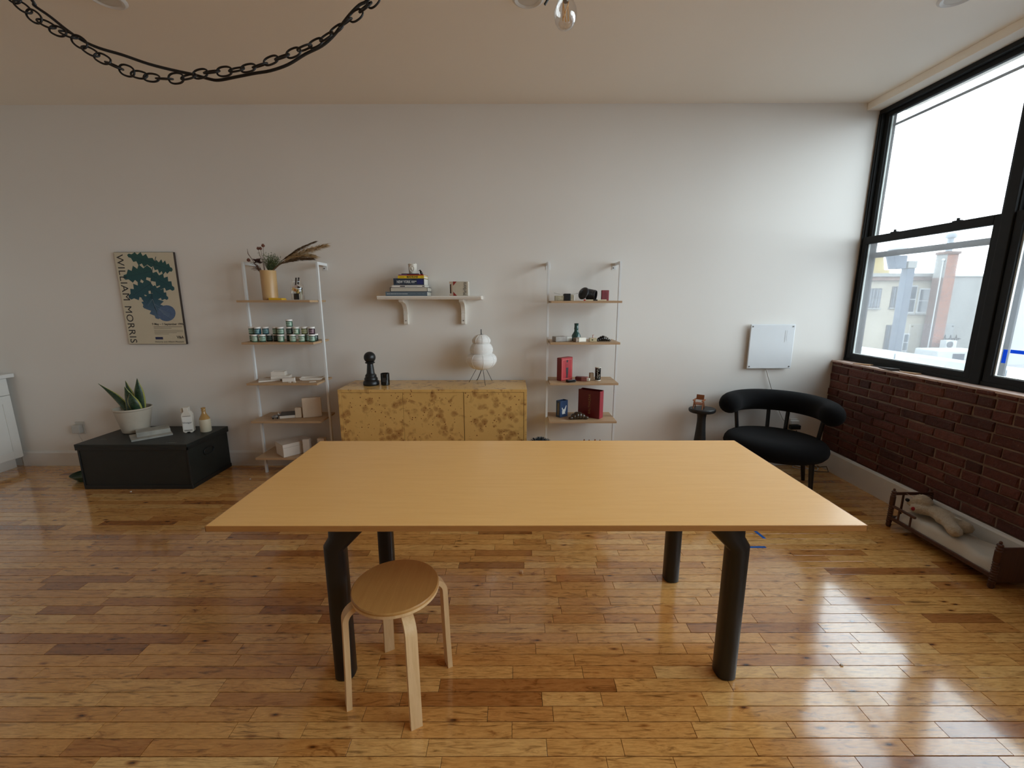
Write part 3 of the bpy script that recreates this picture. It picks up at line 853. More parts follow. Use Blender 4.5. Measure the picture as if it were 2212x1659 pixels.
bk = book('book', 'large flat white-edged book under the thick grey book on the trunk', (-3.235, 3.725, .4055), math.radians(45), .285, .215, .014, M_photo, M_white_b)
bk = book('book', 'thick grey and white book lying on the flat book beside the planter', (-3.245, 3.765, .4195), math.radians(43), .235, .15, .038, M_photo, mat('white_pages', (205, 204, 200), .8, .2, 25))
# ceramic vinegar carton
M_cer = mat('glazed_white_ceramic', (222, 216, 204), .25, .03)
t = thing('vinegar_jug', 'white ceramic jug lettered Vinegar standing on the trunk', 'jug', (-2.975, 3.842, .405), math.radians(20))
G().prism([(-.041, .008), (-.034, .008), (-.030, 0), (-.014, .0), (-.012, .008), (.012, .008), (.014, 0), (.030, 0), (.034, .008), (.041, .008), (.041, .165), (.028, .190), (.019, .196), (.019, .235), (-.019, .235), (-.019, .196), (-.028, .190), (-.041, .165)], -.03, .03, 'xz').obj('body', M_cer, t, bevel=.003)
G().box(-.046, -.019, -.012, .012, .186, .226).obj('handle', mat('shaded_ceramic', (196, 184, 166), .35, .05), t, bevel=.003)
G().box(-.034, .036, -.0308, -.0302, .03, .148).obj('paper_label', mat('label_white', (234, 232, 226), .5, .01), t)
text('lettering', 'Vinegar', .024, M_ink, t, face_front(0, -.0312, .095), .0004)
for a in (.018, .024, .154): G().box(-.03, .03, -.0306, -.0302, a, a+.003).obj('small_print', M_ink, t)
# stoneware bottle
t = thing('stoneware_bottle', 'cream stoneware bottle with tan neck standing on the trunk', 'bottle', (-2.835, 3.86, .405))
G().lathe([(0, 0), (.041, 0), (.045, .006), (.0455, .10), (.043, .118)], 36).obj('lower_body', mat('cream_glaze', (206, 196, 172), .22, .05), t, smooth=.7)
G().lathe([(.043, .118), (.037, .135), (.026, .155), (.018, .172), (.0155, .195), (.017, .197), (.0175, .204), (.016, .207), (.016, .213), (.018, .216), (.018, .224), (.012, .226), (.011, .20)], 36).obj('neck', mat('tan_glaze', (176, 138, 82), .2, .12), t, smooth=.7)
# green bowl on the floor
tag(G().lathe([(0, .006), (.07, .006), (.072, 0), (.08, 0), (.085, .012), (.12, .045), (.126, .058), (.122, .058), (.115, .045), (.08, .018), (0, .014)], 36).obj('green_bowl', mat('green_glaze', (52, 84, 66), .15, .15), smooth=.7), 'shallow green glazed bowl on the floor left of the trunk', 'bowl').location = (-3.86, 3.72, 0)
# plug at the left outlet
t = thing('wall_outlet', 'white wall outlet with a square charger plug left of the trunk', 'outlet', (-4.187, 4.045, .385))
G().box(-.038, .042, -.006, .005, -.062, .062).obj('cover_plate', mat('outlet_white', (200, 196, 188), .45, .02), t, bevel=.002)
G().box(-.04, .034, -.05, -.006, -.045, .035).obj('charger', mat('charger_grey', (190, 190, 186), .45, .02), t, bevel=.006)
G().tube([(.0, -.03, -.044), (.012, -.035, -.075), (.022, -.03, -.11), (.03, -.03, -.2), (.06, -.032, -.30), (.2, -.06, -.37)], .0025, 8).obj('charger_cord', M_cord_w, t, smooth=1)

# ------------------------------------------------------------------ kitchen cabinet at the left edge
M_kit = mat('cabinet_white', (224, 224, 220), .4, .02)
kx = -4.74
t = thing('kitchen_cabinet', 'white shaker kitchen base cabinet cut off at the left edge', 'cabinet', (-5.07, 3.45, 0))
def kb(x0, x1, y0, y1, z0, z1): return G().box(x0+5.07, x1+5.07, y0-3.45, y1-3.45, z0, z1)
kb(-5.39, kx-.022, 2.9, 4.0, .105, .885).obj('body', M_kit, t)
kb(-5.39, -4.835, 2.9, 4.0, 0, .105).obj('toe_kick', M_kit, t)
for (a, b) in ((2.902, 3.446), (3.45, 3.996)):
    kb(kx-.022, kx, a, b, .725, .88).obj('drawer_front', M_kit, t, bevel=.0015)
    d_ = kb(kx-.022, kx-.008, a, b, .115, .72).obj('door', M_kit, t)
    kb(kx-.008, kx, b-.072, b, .115, .72).obj('stile', M_kit, d_, bevel=.001); kb(kx-.008, kx, a, a+.072, .115, .72).obj('stile', M_kit, d_, bevel=.001)
    kb(kx-.008, kx, a+.072, b-.072, .648, .72).obj('rail', M_kit, d_, bevel=.001); kb(kx-.008, kx, a+.072, b-.072, .115, .187).obj('rail', M_kit, d_, bevel=.001)
tag(G().box(-5.395, -4.71, 2.88, 4.04, .886, .92).obj('countertop', mat('white_stone_counter', (226, 226, 224), .25, .02), bevel=.003), 'white stone countertop on the kitchen cabinet at the left edge', 'countertop')

# ------------------------------------------------------------------ things on the sideboard
M_blk = mat('matt_black', (20, 20, 21), .42, .2, 12)
M_blkg = mat('gloss_black', (14, 14, 15), .12, .1)
t = thing('chess_pawn', 'oversized black chess pawn on the left end of the sideboard', 'ornament', (-1.258, 3.80, .851))
G().lathe([(0, 0), (.064, 0), (.069, .006), (.070, .018), (.067, .034), (.060, .042), (.056, .046), (.058, .052), (.057, .062), (.050, .072), (.047, .078), (.049, .084), (.046, .092), (.037, .102), (.034, .112), (.030, .15), (.026, .190), (.030, .194), (.040, .197), (.043, .201), (.040, .206), (.028, .210)], 40).obj('body', M_blk, t, smooth=.7)
G().ell((0, 0, .2475), (.0505, .0505, .0505), 28, 16).obj('head', M_blk, t, smooth=2)
t = thing('black_candle', 'small black glass candle tumbler beside the chess pawn', 'candle', (-1.132, 3.80, .851))
G().lathe([(0, 0), (.035, 0), (.038, .004), (.0385, .104), (.0365, .1055), (.035, .104), (.035, .085), (0, .084)], 36).obj('tumbler', M_blkg, t, smooth=.6)
G().box(-.016, .016, -.0392, -.036, .034, .07).obj('label', mat('dark_grey_label', (46, 46, 48), .5), t)
# paper lantern lamp
def paper():
    m = NT('lantern_paper'); v = m.coords((1, 1, 1))
    m.b.inputs['Base Color'].default_value = lin((240, 238, 234)); m.b.inputs['Roughness'].default_value = .8
    n = m.noise(m.coords((4, 4, 60)), 6, 4, .7)
    m.link(m.mix(n, lin((226, 224, 220)), lin((246, 245, 242))), m.b.inputs['Base Color'])
    m.b.inputs['Transmission Weight'].default_value = 0
    m.bump(n, .3, .003)
    return m.m
M_lantern = paper()
t = thing('paper_lamp', 'white three-lobed paper lantern lamp on thin black wire legs', 'lamp', (-.277, 3.865, .851))
prof = []
def lobe_p(z0, z1, rmax, r0, r1, n):
    for i in range(n+1):
        s_ = i/n; th = PI*(.5 if False else s_)
        r_ = r0 + (r1-r0)*s_ + (rmax - (r0+r1)/2)*math.sin(th)**.62
        prof.append((r_ + (.0020 if i % 2 else 0), z0 + (z1-z0)*s_))
prof.append((.055, .131))
lobe_p(.134, .270, .133, .062, .094, 22); lobe_p(.272, .362, .101, .088, .070, 16); lobe_p(.364, .441, .075, .066, .022, 14)
G().lathe(prof, 48).obj('lantern_shade', M_lantern, t, smooth=.5)
g = G()
for k_ in range(8):
    a = 2*PI*k_/8 + .2 - PI/2
    g.tube([((r_+.0006)*math.cos(a), (r_+.0006)*math.sin(a), z_) for r_, z_ in prof[::2]], .0014, 5)
g.obj('seam_ribs', mat('rib_white', (246, 245, 243), .7, .01), t, smooth=1)
M_wire = mat('black_wire', (24, 24, 25), .4)
for (a, b) in ((-.122, .056), (.038, -.111), (.087, .118)):
    G().tube([(a*.38, b*.38, .135), (a, b, 0)], .0022, 8).obj('leg', M_wire, t, smooth=1)
G().tube([(0, 0, .13), (-.02, .05, .08), (-.05, .11, .012), (-.06, .145, .004)], .0035, 8).obj('lamp_cord', M_wire, t, smooth=1)
G().tube([(0, 0, .43), (0, 0, .488)], [.005, .0035], 8).obj('top_rod', M_wire, t, smooth=1)

# ------------------------------------------------------------------ stack on the bracket shelf
Y0 = 3.84
def shelf_book(label, x0, x1, z0, z1, D, cover, **kw):
    return book('book', label, ((x0+x1)/2, Y0+D/2, z0), kw.pop('rz', 0), x1-x0, D, z1-z0, cover, group='books stacked on the white wall shelf', **kw)
zz = 1.6285
M_lt = mat('light_ink', (196, 202, 204), .6)
shelf_book('grey-blue book at the bottom of the stack on the white shelf', -1.098, -.737, zz, zz+.036, .20, mat('grey_blue_cover', (92, 106, 116), .5))
shelf_book('cream-paged book with black boards, second from the bottom of the stack', -1.057, -.733, zz+.0362, zz+.072, .195, mat('black_boards', (34, 34, 36), .5))
shelf_book('thin white paperback in the middle of the stacked books', -1.040, -.752, zz+.0722, zz+.091, .19, M_white_b)
shelf_book('thick dark book with blue and white spine in the stack', -1.024, -.760, zz+.0912, zz+.148, .19, mat('night_blue_cover', (44, 56, 72), .45, .7, 26))
shelf_book('yellow book with black title on its spine near the stack top', -.984, -.759, zz+.1482, zz+.171, .185, mat('yellow_cover', (226, 192, 40), .45))
shelf_book('thin red book second from the top of the stack', -.978, -.762, zz+.1712, zz+.181, .185, mat('red_cover', (150, 40, 36), .5))
shelf_book('thin dark navy book on top of the stack', -.952, -.80, zz+.1812, zz+.1885, .15, mat('navy_cover', (40, 36, 50), .5))
def find(lbl): return [o for o in COL.objects if o.get('label', '').startswith(lbl)][0]
b_ = find('grey-blue book at')
rb = random.Random(2); x_ = -.168
while x_ < .01:
    w_ = rb.uniform(.004, .011); G().box(x_, x_+w_, -.1006, -.0999, .015, .0205).obj('spine_print', M_lt, b_); x_ += w_+rb.choice([.0015, .0015, .004])
for x_, w_ in ((.032, .05), (.095, .03), (.135, .02)): G().box(x_, x_+w_, -.1006, -.0999, .016, .019).obj('spine_print', mat('dim_print', (128, 140, 146), .6), b_)
b_ = find('cream-paged'); G().box(-.156, .158, -.0976, -.0968, .0035, .0325).obj('cream_spine', mat('cream_spine', (196, 190, 176), .7, .05, 40, stretch=(1, 1, 20)), b_)
b_ = find('thin white paperback'); G().box(-.074, -.030, -.0956, -.0949, .0055, .0135).obj('spine_print', M_ink, b_); G().box(-.02, .075, -.0956, -.0949, .0075, .0115).obj('spine_print', mat('pale_ink', (168, 166, 160), .6), b_); G().box(.118, .137, -.0956, -.0949, .006, .013).obj('spine_print', M_ink, b_)
b_ = find('thick dark book'); text('lettering', 'NEW YORK', .031, M_lt, b_, face_front(-.045, -.0954, .027), .0004, .72, bold=.001); G().box(.022, .066, -.0956, -.0949, .029, .036).obj('spine_print', M_lt, b_); G().box(.022, .05, -.0956, -.0949, .019, .024).obj('spine_print', M_lt, b_)
G().box(.07, .125, -.0956, -.0950, .008, .049).obj('blue_print', mat('royal_blue_print', (36, 44, 104), .5, .3, 30), b_)
b_ = find('yellow book'); text('lettering', 'MADELINE', .021, M_ink, b_, face_front(.012, -.0929, .0115), .0004, .98, bold=.0006)
G().box(-.10, -.058, -.0930, -.0925, .0095, .0125).box(.085, .108, -.0930, -.0925, .0095, .0125).obj('spine_rule', mat('brown_ink', (110, 92, 30), .6), b_)
b_ = find('thin red book'); G().box(-.107, -.035, -.0930, -.0925, .002, .009).obj('lilac_print', mat('lilac_print', (140, 90, 130), .6), b_)
# white cup with relief
t = thing('white_pot', 'small white ceramic cup with an oval relief on top of the book stack', 'cup', (-.872, 3.925, zz+.1887))
G().lathe([(0, 0), (.031, 0), (.034, .004), (.037, .075), (.0385, .084), (.036, .086), (.0345, .083), (.032, .012), (0, .01)], 36).obj('cup', M_cer, t, smooth=.6)
g = G()
for i in range(20):
    a = 2*PI*i/20
    g.ell((.019*math.cos(a), -.0345, .043+.026*math.sin(a)), (.0042, .003, .0042), 6, 4)
g.ell((0, -.0345, .045), (.011, .004, .016), 10, 6)
g.obj('oval_relief', M_cer, t, smooth=2)
for s in (-1, 1): G().ell((s*.024, 0, .088), (.008, .008, .006), 10, 6).obj('rim_knob', M_cer, t, smooth=2)
t = thing('black_figurine', 'tiny black bird figurine on the book stack beside the white cup', 'figurine', (-.795, 3.90, zz+.1814))
G().ell((0, 0, .018), (.010, .009, .019), 12, 8, Matrix.Rotation(-.3, 4, 'Y')).ell((-.008, 0, .036), (.008, .007, .007), 10, 6).ell((-.016, 0, .035), (.006, .003, .003), 8, 5).box(-.008, .010, -.007, .007, 0, .003).ell((.010, 0, .008), (.006, .005, .012), 8, 6).obj('bird_body', M_blkg, t, smooth=2)
# ceramic cigarette pack
M_mcream = mat('aged_cream_glaze', (190, 180, 160), .4, .06, 30)
t = thing('cigarette_pack', 'cream and red ceramic cigarette pack lying on its side on the white shelf', 'ornament', (-.461, 3.875, zz))
G().box(-.058, .082, -.035, .035, 0, .121).obj('pack_body', M_mcream, t, bevel=.003)
G().box(-.082, -.058, -.035, .035, .0, .016).box(-.082, -.058, -.035, .035, .103, .121).box(-.066, -.058, -.034, .034, .016, .103).obj('open_end', mat('inner_cream', (196, 172, 150), .5), t)
G().box(-.0800, -.0662, -.028, .028, .02, .099).obj('foil', mat('brown_foil', (96, 82, 70), .5), t)
G().box(.072, .0825, -.0355, .0355, .001, .120).obj('pale_side', M_cer, t, bevel=.002)
M_red = mat('pack_red', (140, 40, 34), .5, .1)
g = G()
g.add([(-.05, -.0358, .121), (-.018, -.0358, .121), (-.05, -.0358, .085)], [(0, 1, 2)]); g.add([(-.05, -.0358, 0), (-.018, -.0358, 0), (-.05, -.0358, .036)], [(0, 2, 1)])
g.obj('red_chevron', M_red, t)
text('lettering', 'Marlboro', .042, M_ink, t, face_front(.05, -.0357, .0605, PI/2), .0006, .68)

# ------------------------------------------------------------------ left bookcase, top shelf: vase with dried stems
M_vase = mat('tan_vase', (196, 158, 108), .38, .06, 14)
vx, vy, vz = -2.102, 3.85, LZ[0]
t = thing('vase', 'tall tan cylinder vase on the top shelf of the bookcase by the poster', 'vase', (vx, vy, vz))
G().lathe([(0, 0), (.058, 0), (.061, .003), (.0635, .248), (.0625, .250), (.059, .249), (.056, .02), (0, .015)], 40).obj('vase_body', M_vase, t, smooth=.6)
M_pam = mat('pampas_beige', (196, 170, 130), .9, .25, 60)
M_pam2 = mat('dry_brown_reed', (104, 82, 56), .85, .25, 40)
def plume(label, p0, p1, p2, w, m, n, seed, droop=.35):
    """dried grass head along a bent stem p0-p1-p2 (quadratic curve), with many thin strands"""
    rnd = random.Random(seed); p0, p1, p2 = Vector(p0), Vector(p1), Vector(p2)
    B = lambda s: p0*(1-s)**2 + p1*2*s*(1-s) + p2*s*s
    t = thing('pampas_stem', label, 'dried grass', tuple(p0), group='dried grass stems in the tan vase')
    G().tube([B(i/12)-p0 for i in range(13)], [.0022]*6+[.0018]*7, 6).obj('stem', M_pam2, t, smooth=1)
    g = G()
    for i in range(n):
        s_ = rnd.uniform(.34, 1.0); c_ = B(s_); d = (B(min(1, s_+.02))-B(s_-.02)).normalized()
        side = d.orthogonal().normalized(); side.rotate(Matrix.Rotation(rnd.uniform(0, 2*PI), 3, d))
        env = w*math.sin(PI*min(1, (s_-.30)/.78))**.7
        L = rnd.uniform(.03, .075); tip = c_ + d*L + side*env*rnd.uniform(.25, 1) + Vector((0, 0, -droop*L*.4))
        q = d.cross(side)*.0016
        m_ = (c_+tip)/2 + side*env*.22
        g.add([c_+q-p0, c_-q-p0, m_-q*1.3-p0, tip-p0, m_+q*1.3-p0], [(0, 1, 2, 3, 4)])
    o = g.obj('seed_head', m, t, weld=False); o['kind'] = 'stuff'
    return t
rimz = vz + .235
plume('long beige grass plume reaching furthest right out of the tan vase', (vx+.03, vy, rimz), (vx+.17, vy-.02, rimz+.14), (vx+.535, vy-.06, rimz+.215), .044, M_pam, 520, 1)
plume('dark brown reed pointing highest right out of the tan vase', (vx+.02, vy+.01, rimz), (vx+.15, vy+.01, rimz+.15), (vx+.42, vy-.02, rimz+.245), .018, M_pam2, 220, 2)
plume('drooping pale grass plume low on the right of the tan vase', (vx+.03, vy-.01, rimz), (vx+.2, vy-.04, rimz+.16), (vx+.445, vy-.09, rimz+.125), .038, M_pam, 420, 3)
plume('lowest brown grass plume arching right from the tan vase', (vx+.035, vy-.02, rimz), (vx+.18, vy-.05, rimz+.12), (vx+.42, vy-.1, rimz+.105), .022, M_pam2, 280, 4)
plume('short brown reed rising behind the green sprigs in the tan vase', (vx+.02, vy+.02, rimz), (vx+.13, vy+.03, rimz+.1), (vx+.285, vy+.03, rimz+.205), .010, M_pam2, 120, 5)
M_sprig = mat('dry_green_sprig', (92, 104, 66), .85, .3, 50)
rnd = random.Random(11)
t = thing('green_sprigs', 'bushy dry green foliage in the middle of the tan vase', 'foliage', (vx+.01, vy, rimz))
g = G()
for i in range(80):
    a = rnd.uniform(0, 2*PI); tilt = rnd.uniform(.05, .6); L = rnd.uniform(.09, .18)
    d = Vector((math.cos(a)*math.sin(tilt)*1.3+rnd.uniform(.0, .75), math.sin(a)*math.sin(tilt)*.8, math.cos(tilt))).normalized()
    pts = [d*L*k_/4 + Vector((0, 0, -.01*(k_/4)**2)) for k_ in range(5)]
    g.tube(pts, [.0012, .0011, .001, .0008, .0005], 4)
    for k_ in range(14):
        s_ = rnd.uniform(.25, 1); c_ = d*L*s_; q = Vector((rnd.gauss(0, 1), rnd.gauss(0, 1), rnd.gauss(0, .8)+.3)).normalized()*rnd.uniform(.008, .02)
        r_ = q.orthogonal().normalized()*.0024
        g.add([c_-r_, c_+r_, c_+q], [(0, 1, 2)])
o = g.obj('foliage', M_sprig, t, weld=False); o['kind'] = 'stuff'
M_berry = mat('dark_red_seedpod', (104, 58, 42), .7, .2); M_maroon = mat('dried_maroon_petal', (66, 36, 28), .8, .3, 40); M_twig = mat('dry_twig', (92, 62, 44), .85, .2)
for i, (dx, dz, r_, lab) in enumerate(((.004, .215, .0135, 'tallest round red-brown seed pod above the tan vase'), (-.040, .192, .012, 'left one of the two touching seed pods above the tan vase'), (-.020, .192, .012, 'right one of the two touching seed pods above the tan vase'), (-.132, .098, .014, 'lowest red-brown seed pod hanging left of the tan vase'))):
    t = thing('seed_pod', lab, 'seed pod', (vx-.02, vy-.01, rimz), group='seed pods in the tan vase')
    e = Vector((dx+.02, -.03, dz))
    G().tube([(0, 0, -.05), (e.x*.3, -.01, dz*.45), (e.x*.8, -.025, dz*.8), tuple(e)], .0016, 6).obj('stem', M_twig, t, smooth=1)
    pd_ = G().ell(tuple(e), (r_, r_, r_*.95), 14, 9).obj('pod', M_berry, t, smooth=2)
    g = G()
    for k_ in range(6): g.ell((e.x+.006*math.cos(k_*PI/3), e.y+.006*math.sin(k_*PI/3), e.z+r_*.95), (.002, .002, .004), 5, 4)
    g.obj('crown', M_berry, pd_)
t = thing('dried_flower', 'wilted dark maroon flower drooping left over the tan vase rim', 'dried flower', (vx-.04, vy-.02, rimz))
g = G(); rnd = random.Random(5)
for i in range(46):
    a = rnd.uniform(0, 2*PI); e_ = rnd.uniform(-.5, .9); c_ = Vector((-.02, -.02, .085)); d = Vector((math.cos(a)*math.cos(e_), math.sin(a)*math.cos(e_), math.sin(e_)))
    L = rnd.uniform(.025, .05); s_ = d.orthogonal().normalized()*rnd.uniform(.006, .011)
    g.add([c_, c_+d*L*.5+s_, c_+d*L, c_+d*L*.5-s_], [(0, 1, 2, 3)])
g.obj('petals', M_maroon, t, weld=False)
g = G()
for i in range(26):
    a = rnd.uniform(2.2, 4.2); L = rnd.uniform(.05, .13); d = Vector((math.cos(a)*.8, math.sin(a)*.5-.1, rnd.uniform(.1, .9)))
    g.tube([Vector((0, 0, -.02)), d*L*.5+Vector((0, 0, .02)), d*L], [.0018, .0016, .0008], 5)
g.tube([(0, 0, -.04), (-.06, -.02, .1), (-.09, -.02, .15), (-.092, -.02, .19)], [.002, .002, .003, .001], 5)
o = g.obj('twigs', M_twig, t, weld=False, smooth=1); o['kind'] = 'stuff'
tag(G().prism([(-.057, 0), (.057, 0), (.05, .016), (-.055, .0195)], -.04, .04, 'xz').obj('yellow_book', mat('bright_yellow', (226, 176, 40), .45), bevel=.001), 'thin bright yellow box lying at the foot of the tan vase', 'box').location = (-2.01, 3.79, LZ[0])

# glass jar of matchboxes
def clear_glass(name, tint=(1, 1, 1, 1), a=.12):
    m = NT(name); m.n.remove(m.b); out = m.n['Material Output']
    tr = m.n.new('ShaderNodeBsdfTransparent'); tr.inputs[0].default_value = tint
    gl = m.add('ShaderNodeBsdfGlossy', Roughness=.03); fr = m.add('ShaderNodeLayerWeight', Blend=.25)
    mr = m.add('ShaderNodeMapRange'); mr.inputs['To Min'].default_value = a*.35; mr.inputs['To Max'].default_value = .75
    m.link(fr.outputs['Facing'], mr.inputs[0])
    mx = m.n.new('ShaderNodeMixShader'); m.link(mr.outputs[0], mx.inputs[0]); m.link(tr.outputs[0], mx.inputs[1]); m.link(gl.outputs[0], mx.inputs[2])
    m.link(mx.outputs[0], out.inputs[0])
    return m.m
M_clear = clear_glass('clear_glass')
jx, jy = -1.862, 3.85
t = thing('glass_jar', 'clear glass jar filled with matchboxes on the top shelf', 'jar', (jx, jy, LZ[0]))
G().lathe([(0, .003), (.050, .003), (.054, .008), (.0545, .10), (.050, .125), (.038, .142), (.036, .165), (.039, .170), (.0385, .174)], 36).obj('jar_glass', M_clear, t, smooth=.8)
mb = [((-.024, -.006, .012), (.018, .012, .052), 0, .05, (26, 27, 30), 'black matchbox standing on the left inside the glass jar'),
      ((.006, -.02, .010), (.02, .012, .05), 0, -.04, (24, 24, 28), 'black matchbox standing in the middle of the glass jar'),
      ((.030, -.012, .010), (.013, .011, .062), 0, .03, (206, 200, 178), 'cream matchbox standing on the right inside the glass jar'),
      ((-.002, -.031, .078), (.062, .010, .026), .45, 0, (214, 178, 104), 'tan matchbook with red label slanting across the glass jar'),
      ((-.012, -.014, .112), (.052, .012, .018), -.5, 0, (196, 172, 162), 'pinkish matchbox slanting left in the upper jar'),
      ((.016, -.004, .108), (.058, .012, .018), .5, 0, (38, 36, 38), 'black matchbox slanting right in the upper jar'),
      ((.026, -.018, .124), (.044, .008, .010), .55, 0, (226, 222, 214), 'white matchstick box at the jar shoulder'),
      ((-.010, .004, .132), (.010, .008, .066), .16, 0, (44, 30, 26), 'dark brown matchbook sticking left out of the jar neck'),
      ((.012, .004, .134), (.012, .008, .066), .2, 0, (50, 42, 40), 'dark matchbook sticking right out of the jar neck'),
      ((.004, .022, .06), (.05, .014, .04), .1, 0, (120, 110, 70), 'olive matchbox at the back of the glass jar')]
for (p, d, r_, rz, c_, lab) in mb:
    t = thing('matchbox', lab, 'matchbox', (jx+p[0], jy+p[1], LZ[0]+.004+max(0, p[2]-.012)), group='matchboxes in the glass jar')
    M_ = Matrix.Translation((0, 0, d[2]/2)) @ Euler((0, r_, rz)).to_matrix().to_4x4()
    G().box(-d[0]/2, d[0]/2, -d[1]/2, d[1]/2, -d[2]/2, d[2]/2, M_).obj('sleeve', mat('matchbox_%d_%d_%d' % c_, c_, .5), t, bevel=.0008)
    if c_ == (214, 178, 104):
        G().box(-.012, .006, -d[1]/2-.0006, -d[1]/2, -.007, .007, M_).obj('red_label', mat('orange_red_print', (176, 88, 44), .5), t)
        G().box(.014, .020, -d[1]/2-.0006, -d[1]/2, -.009, .009, M_).obj('black_bar', M_ink, t)

# ------------------------------------------------------------------ second shelf: paint jars
M_lid = mat('jar_lid_white', (232, 228, 222), .4, .02)
JC = {'green': ((62, 92, 76), (168, 196, 176)), 'dark green': ((34, 48, 42), (92, 110, 98)), 'teal': ((34, 74, 86), (120, 158, 160)), 'mint': ((98, 132, 108), (200, 216, 196)), 'olive': ((84, 92, 58), (178, 182, 140)), 'plum': ((52, 28, 40), (150, 124, 132))}
def jar_proto():
    b = G().lathe([(0, 0), (.024, 0), (.0262, .003), (.0262, .046), (.024, .050), (.0225, .052), (0, .052)], 22).mesh('jar_body', smooth=.7)
    l_ = G().lathe([(.0265, .049), (.0268, .0505), (.0268, .061), (.0255, .063), (0, .063)], 22).mesh('lid', smooth=.6)
    vs = []; fs = []
    for i in range(15):
        a = -PI/2 - 1.25 + 2.5*i/14
        for z_ in (.010, .040): vs.append((.02645*math.cos(a), .02645*math.sin(a), z_))
    for i in range(14): fs.append((2*i, 2*i+2, 2*i+3, 2*i+1))
    lb = bpy.data.meshes.new('label'); lb.from_pydata(vs, [], fs)
    vs = []; fs = []
    for j_, (z0, z1, w0) in enumerate(((.031, .034, .7), (.024, .0285, .9), (.018, .020, .6), (.013, .0145, .8))):
        for i in range(9):
            a = -PI/2 - w0*.8 + 1.6*w0*i/8
            for z_ in (z0, z1): vs.append((.0267*math.cos(a), .0267*math.sin(a), z_))
        for i in range(8): o_ = j_*18+2*i; fs.append((o_, o_+2, o_+3, o_+1))
    pr = bpy.data.meshes.new('label_print'); pr.from_pydata(vs, [], fs)
    return b, l_, lb, pr
JB, JL, JLB, JPR = jar_proto()
def jar(x, y, z, kind, label):
    t = thing('paint_jar', label, 'jar', (x, y, z), random.uniform(-.5, .5), 'paint jars on the second shelf')
    c_, l_ = JC[kind]
    for nm, me, m in (('jar_body', JB, mat('jar_'+kind, c_, .15, .15, 30)), ('lid', JL, M_lid), ('label', JLB, mat('jar_label_'+kind, l_, .5, .12, 60)), ('label_print', JPR, mat('jar_print_'+kind, tuple(int(k_*.8) for k_ in c_), .6))):
        key = nm + kind
        mm = bpy.data.meshes.get(key)
        if mm is None:
            mm = me.copy(); mm.name = key; mm.materials.append(m)
        link(nm, mm, None, t)
kn = {'green': 'green', 'dark green': 'dark green', 'teal': 'teal blue', 'mint': 'pale mint', 'olive': 'olive', 'plum': 'plum red'}
front = [(-2.217, 'mint'), (-2.153, 'green'), (-1.992, 'mint'), (-1.89, 'mint'), (-1.814, 'mint'), (-1.725, 'green')]
back = [(-2.270, 'green'), (-2.127, 'dark green'), (-2.066, 'dark green'), (-1.952, 'dark green'), (-1.797, 'mint'), (-1.735, 'dark green')]
for i, (x, k_) in enumerate(front): jar(x, 3.745, LZ[1], k_, '%s paint jar with white lid, %s from left in the front bottom row' % (kn[k_], ORD[i]))
for i, (x, k_) in enumerate(back): jar(x, 3.805 + .004*i, LZ[1], k_, '%s paint jar with white lid, %s from left in the back bottom row' % (kn[k_], ORD[i]))
upper = [(-2.262, 3.79, 'green'), (-2.198, 3.765, 'teal'), (-2.141, 3.785, 'teal'), (-2.054, 3.79, 'green'), (-1.997, 3.76, 'green'), (-1.930, 3.78, 'dark green'), (-1.862, 3.765, 'mint'), (-1.796, 3.77, 'olive'), (-1.731, 3.765, 'plum')]
for i, (x, y, k_) in enumerate(upper): jar(x, y, LZ[1]+.0632, k_, '%s paint jar with white lid, %s from left in the upper row' % (kn[k_], ORD[i]))
jar(-1.927, 3.78, LZ[1]+.1264, 'green', 'single green paint jar standing on top of the upper row')

# ------------------------------------------------------------------ third to fifth shelf: white ceramic boxes and books
M_cw = mat('white_bisque', (218, 208, 196), .55, .04, 20, bump=.08)
M_cc = mat('cream_bisque', (214, 194, 170), .6, .05, 16, bump=.1)
def solid(name, label, cat, loc, rz, d, m, bevel=.003, group=None, hollow=0):
    t = thing(name, label, cat, loc, rz, group)
    if hollow:
        w_ = hollow
        g = G().box(-d[0]/2, d[0]/2, -d[1]/2, d[1]/2, 0, w_)
        g.obj('base', m, t)
        for (a, b, c_, e) in ((-d[0]/2, d[0]/2, -d[1]/2, -d[1]/2+w_), (-d[0]/2, d[0]/2, d[1]/2-w_, d[1]/2), (-d[0]/2, -d[0]/2+w_, -d[1]/2+w_, d[1]/2-w_), (d[0]/2-w_, d[0]/2, -d[1]/2+w_, d[1]/2-w_)):
            G().box(a, b, c_, e, 0 if False else w_*.98, d[2]).obj('side', m, t, bevel=.001)
    else:
        G().box(-d[0]/2, d[0]/2, -d[1]/2, d[1]/2, 0, d[2]).obj('body', m, t, bevel=bevel, segs=3)
    return t
z_ = LZ[2]; gg = 'white ceramic pieces on the bookcase'
solid('ceramic_book', 'flat white ceramic book at the bottom of the small white stack', 'ornament', (-2.185, 3.84, z_), math.radians(28), (.17, .16, .011), M_cw, .002, gg)
solid('ceramic_book', 'thicker white ceramic book in the middle of the small white stack', 'ornament', (-2.09, 3.868, z_+.0112), math.radians(14), (.15, .11, .028), M_cw, .003, gg)
solid('ceramic_box', 'open white ceramic box on top of the small white stack', 'ornament', (-2.11, 3.87, z_+.0394), math.radians(12), (.115, .075, .038), M_cw, .002, gg, hollow=.004)
solid('ceramic_box', 'small white ceramic block in front of the white stack, middle of the shelf', 'ornament', (-1.975, 3.77, z_), math.radians(14), (.10, .04, .034), M_cw, .003, gg)
t = thing('ceramic_tray', 'shallow white ceramic tray at the right end of the middle shelf', 'tray', (-1.815, 3.875, z_), math.radians(12), gg)
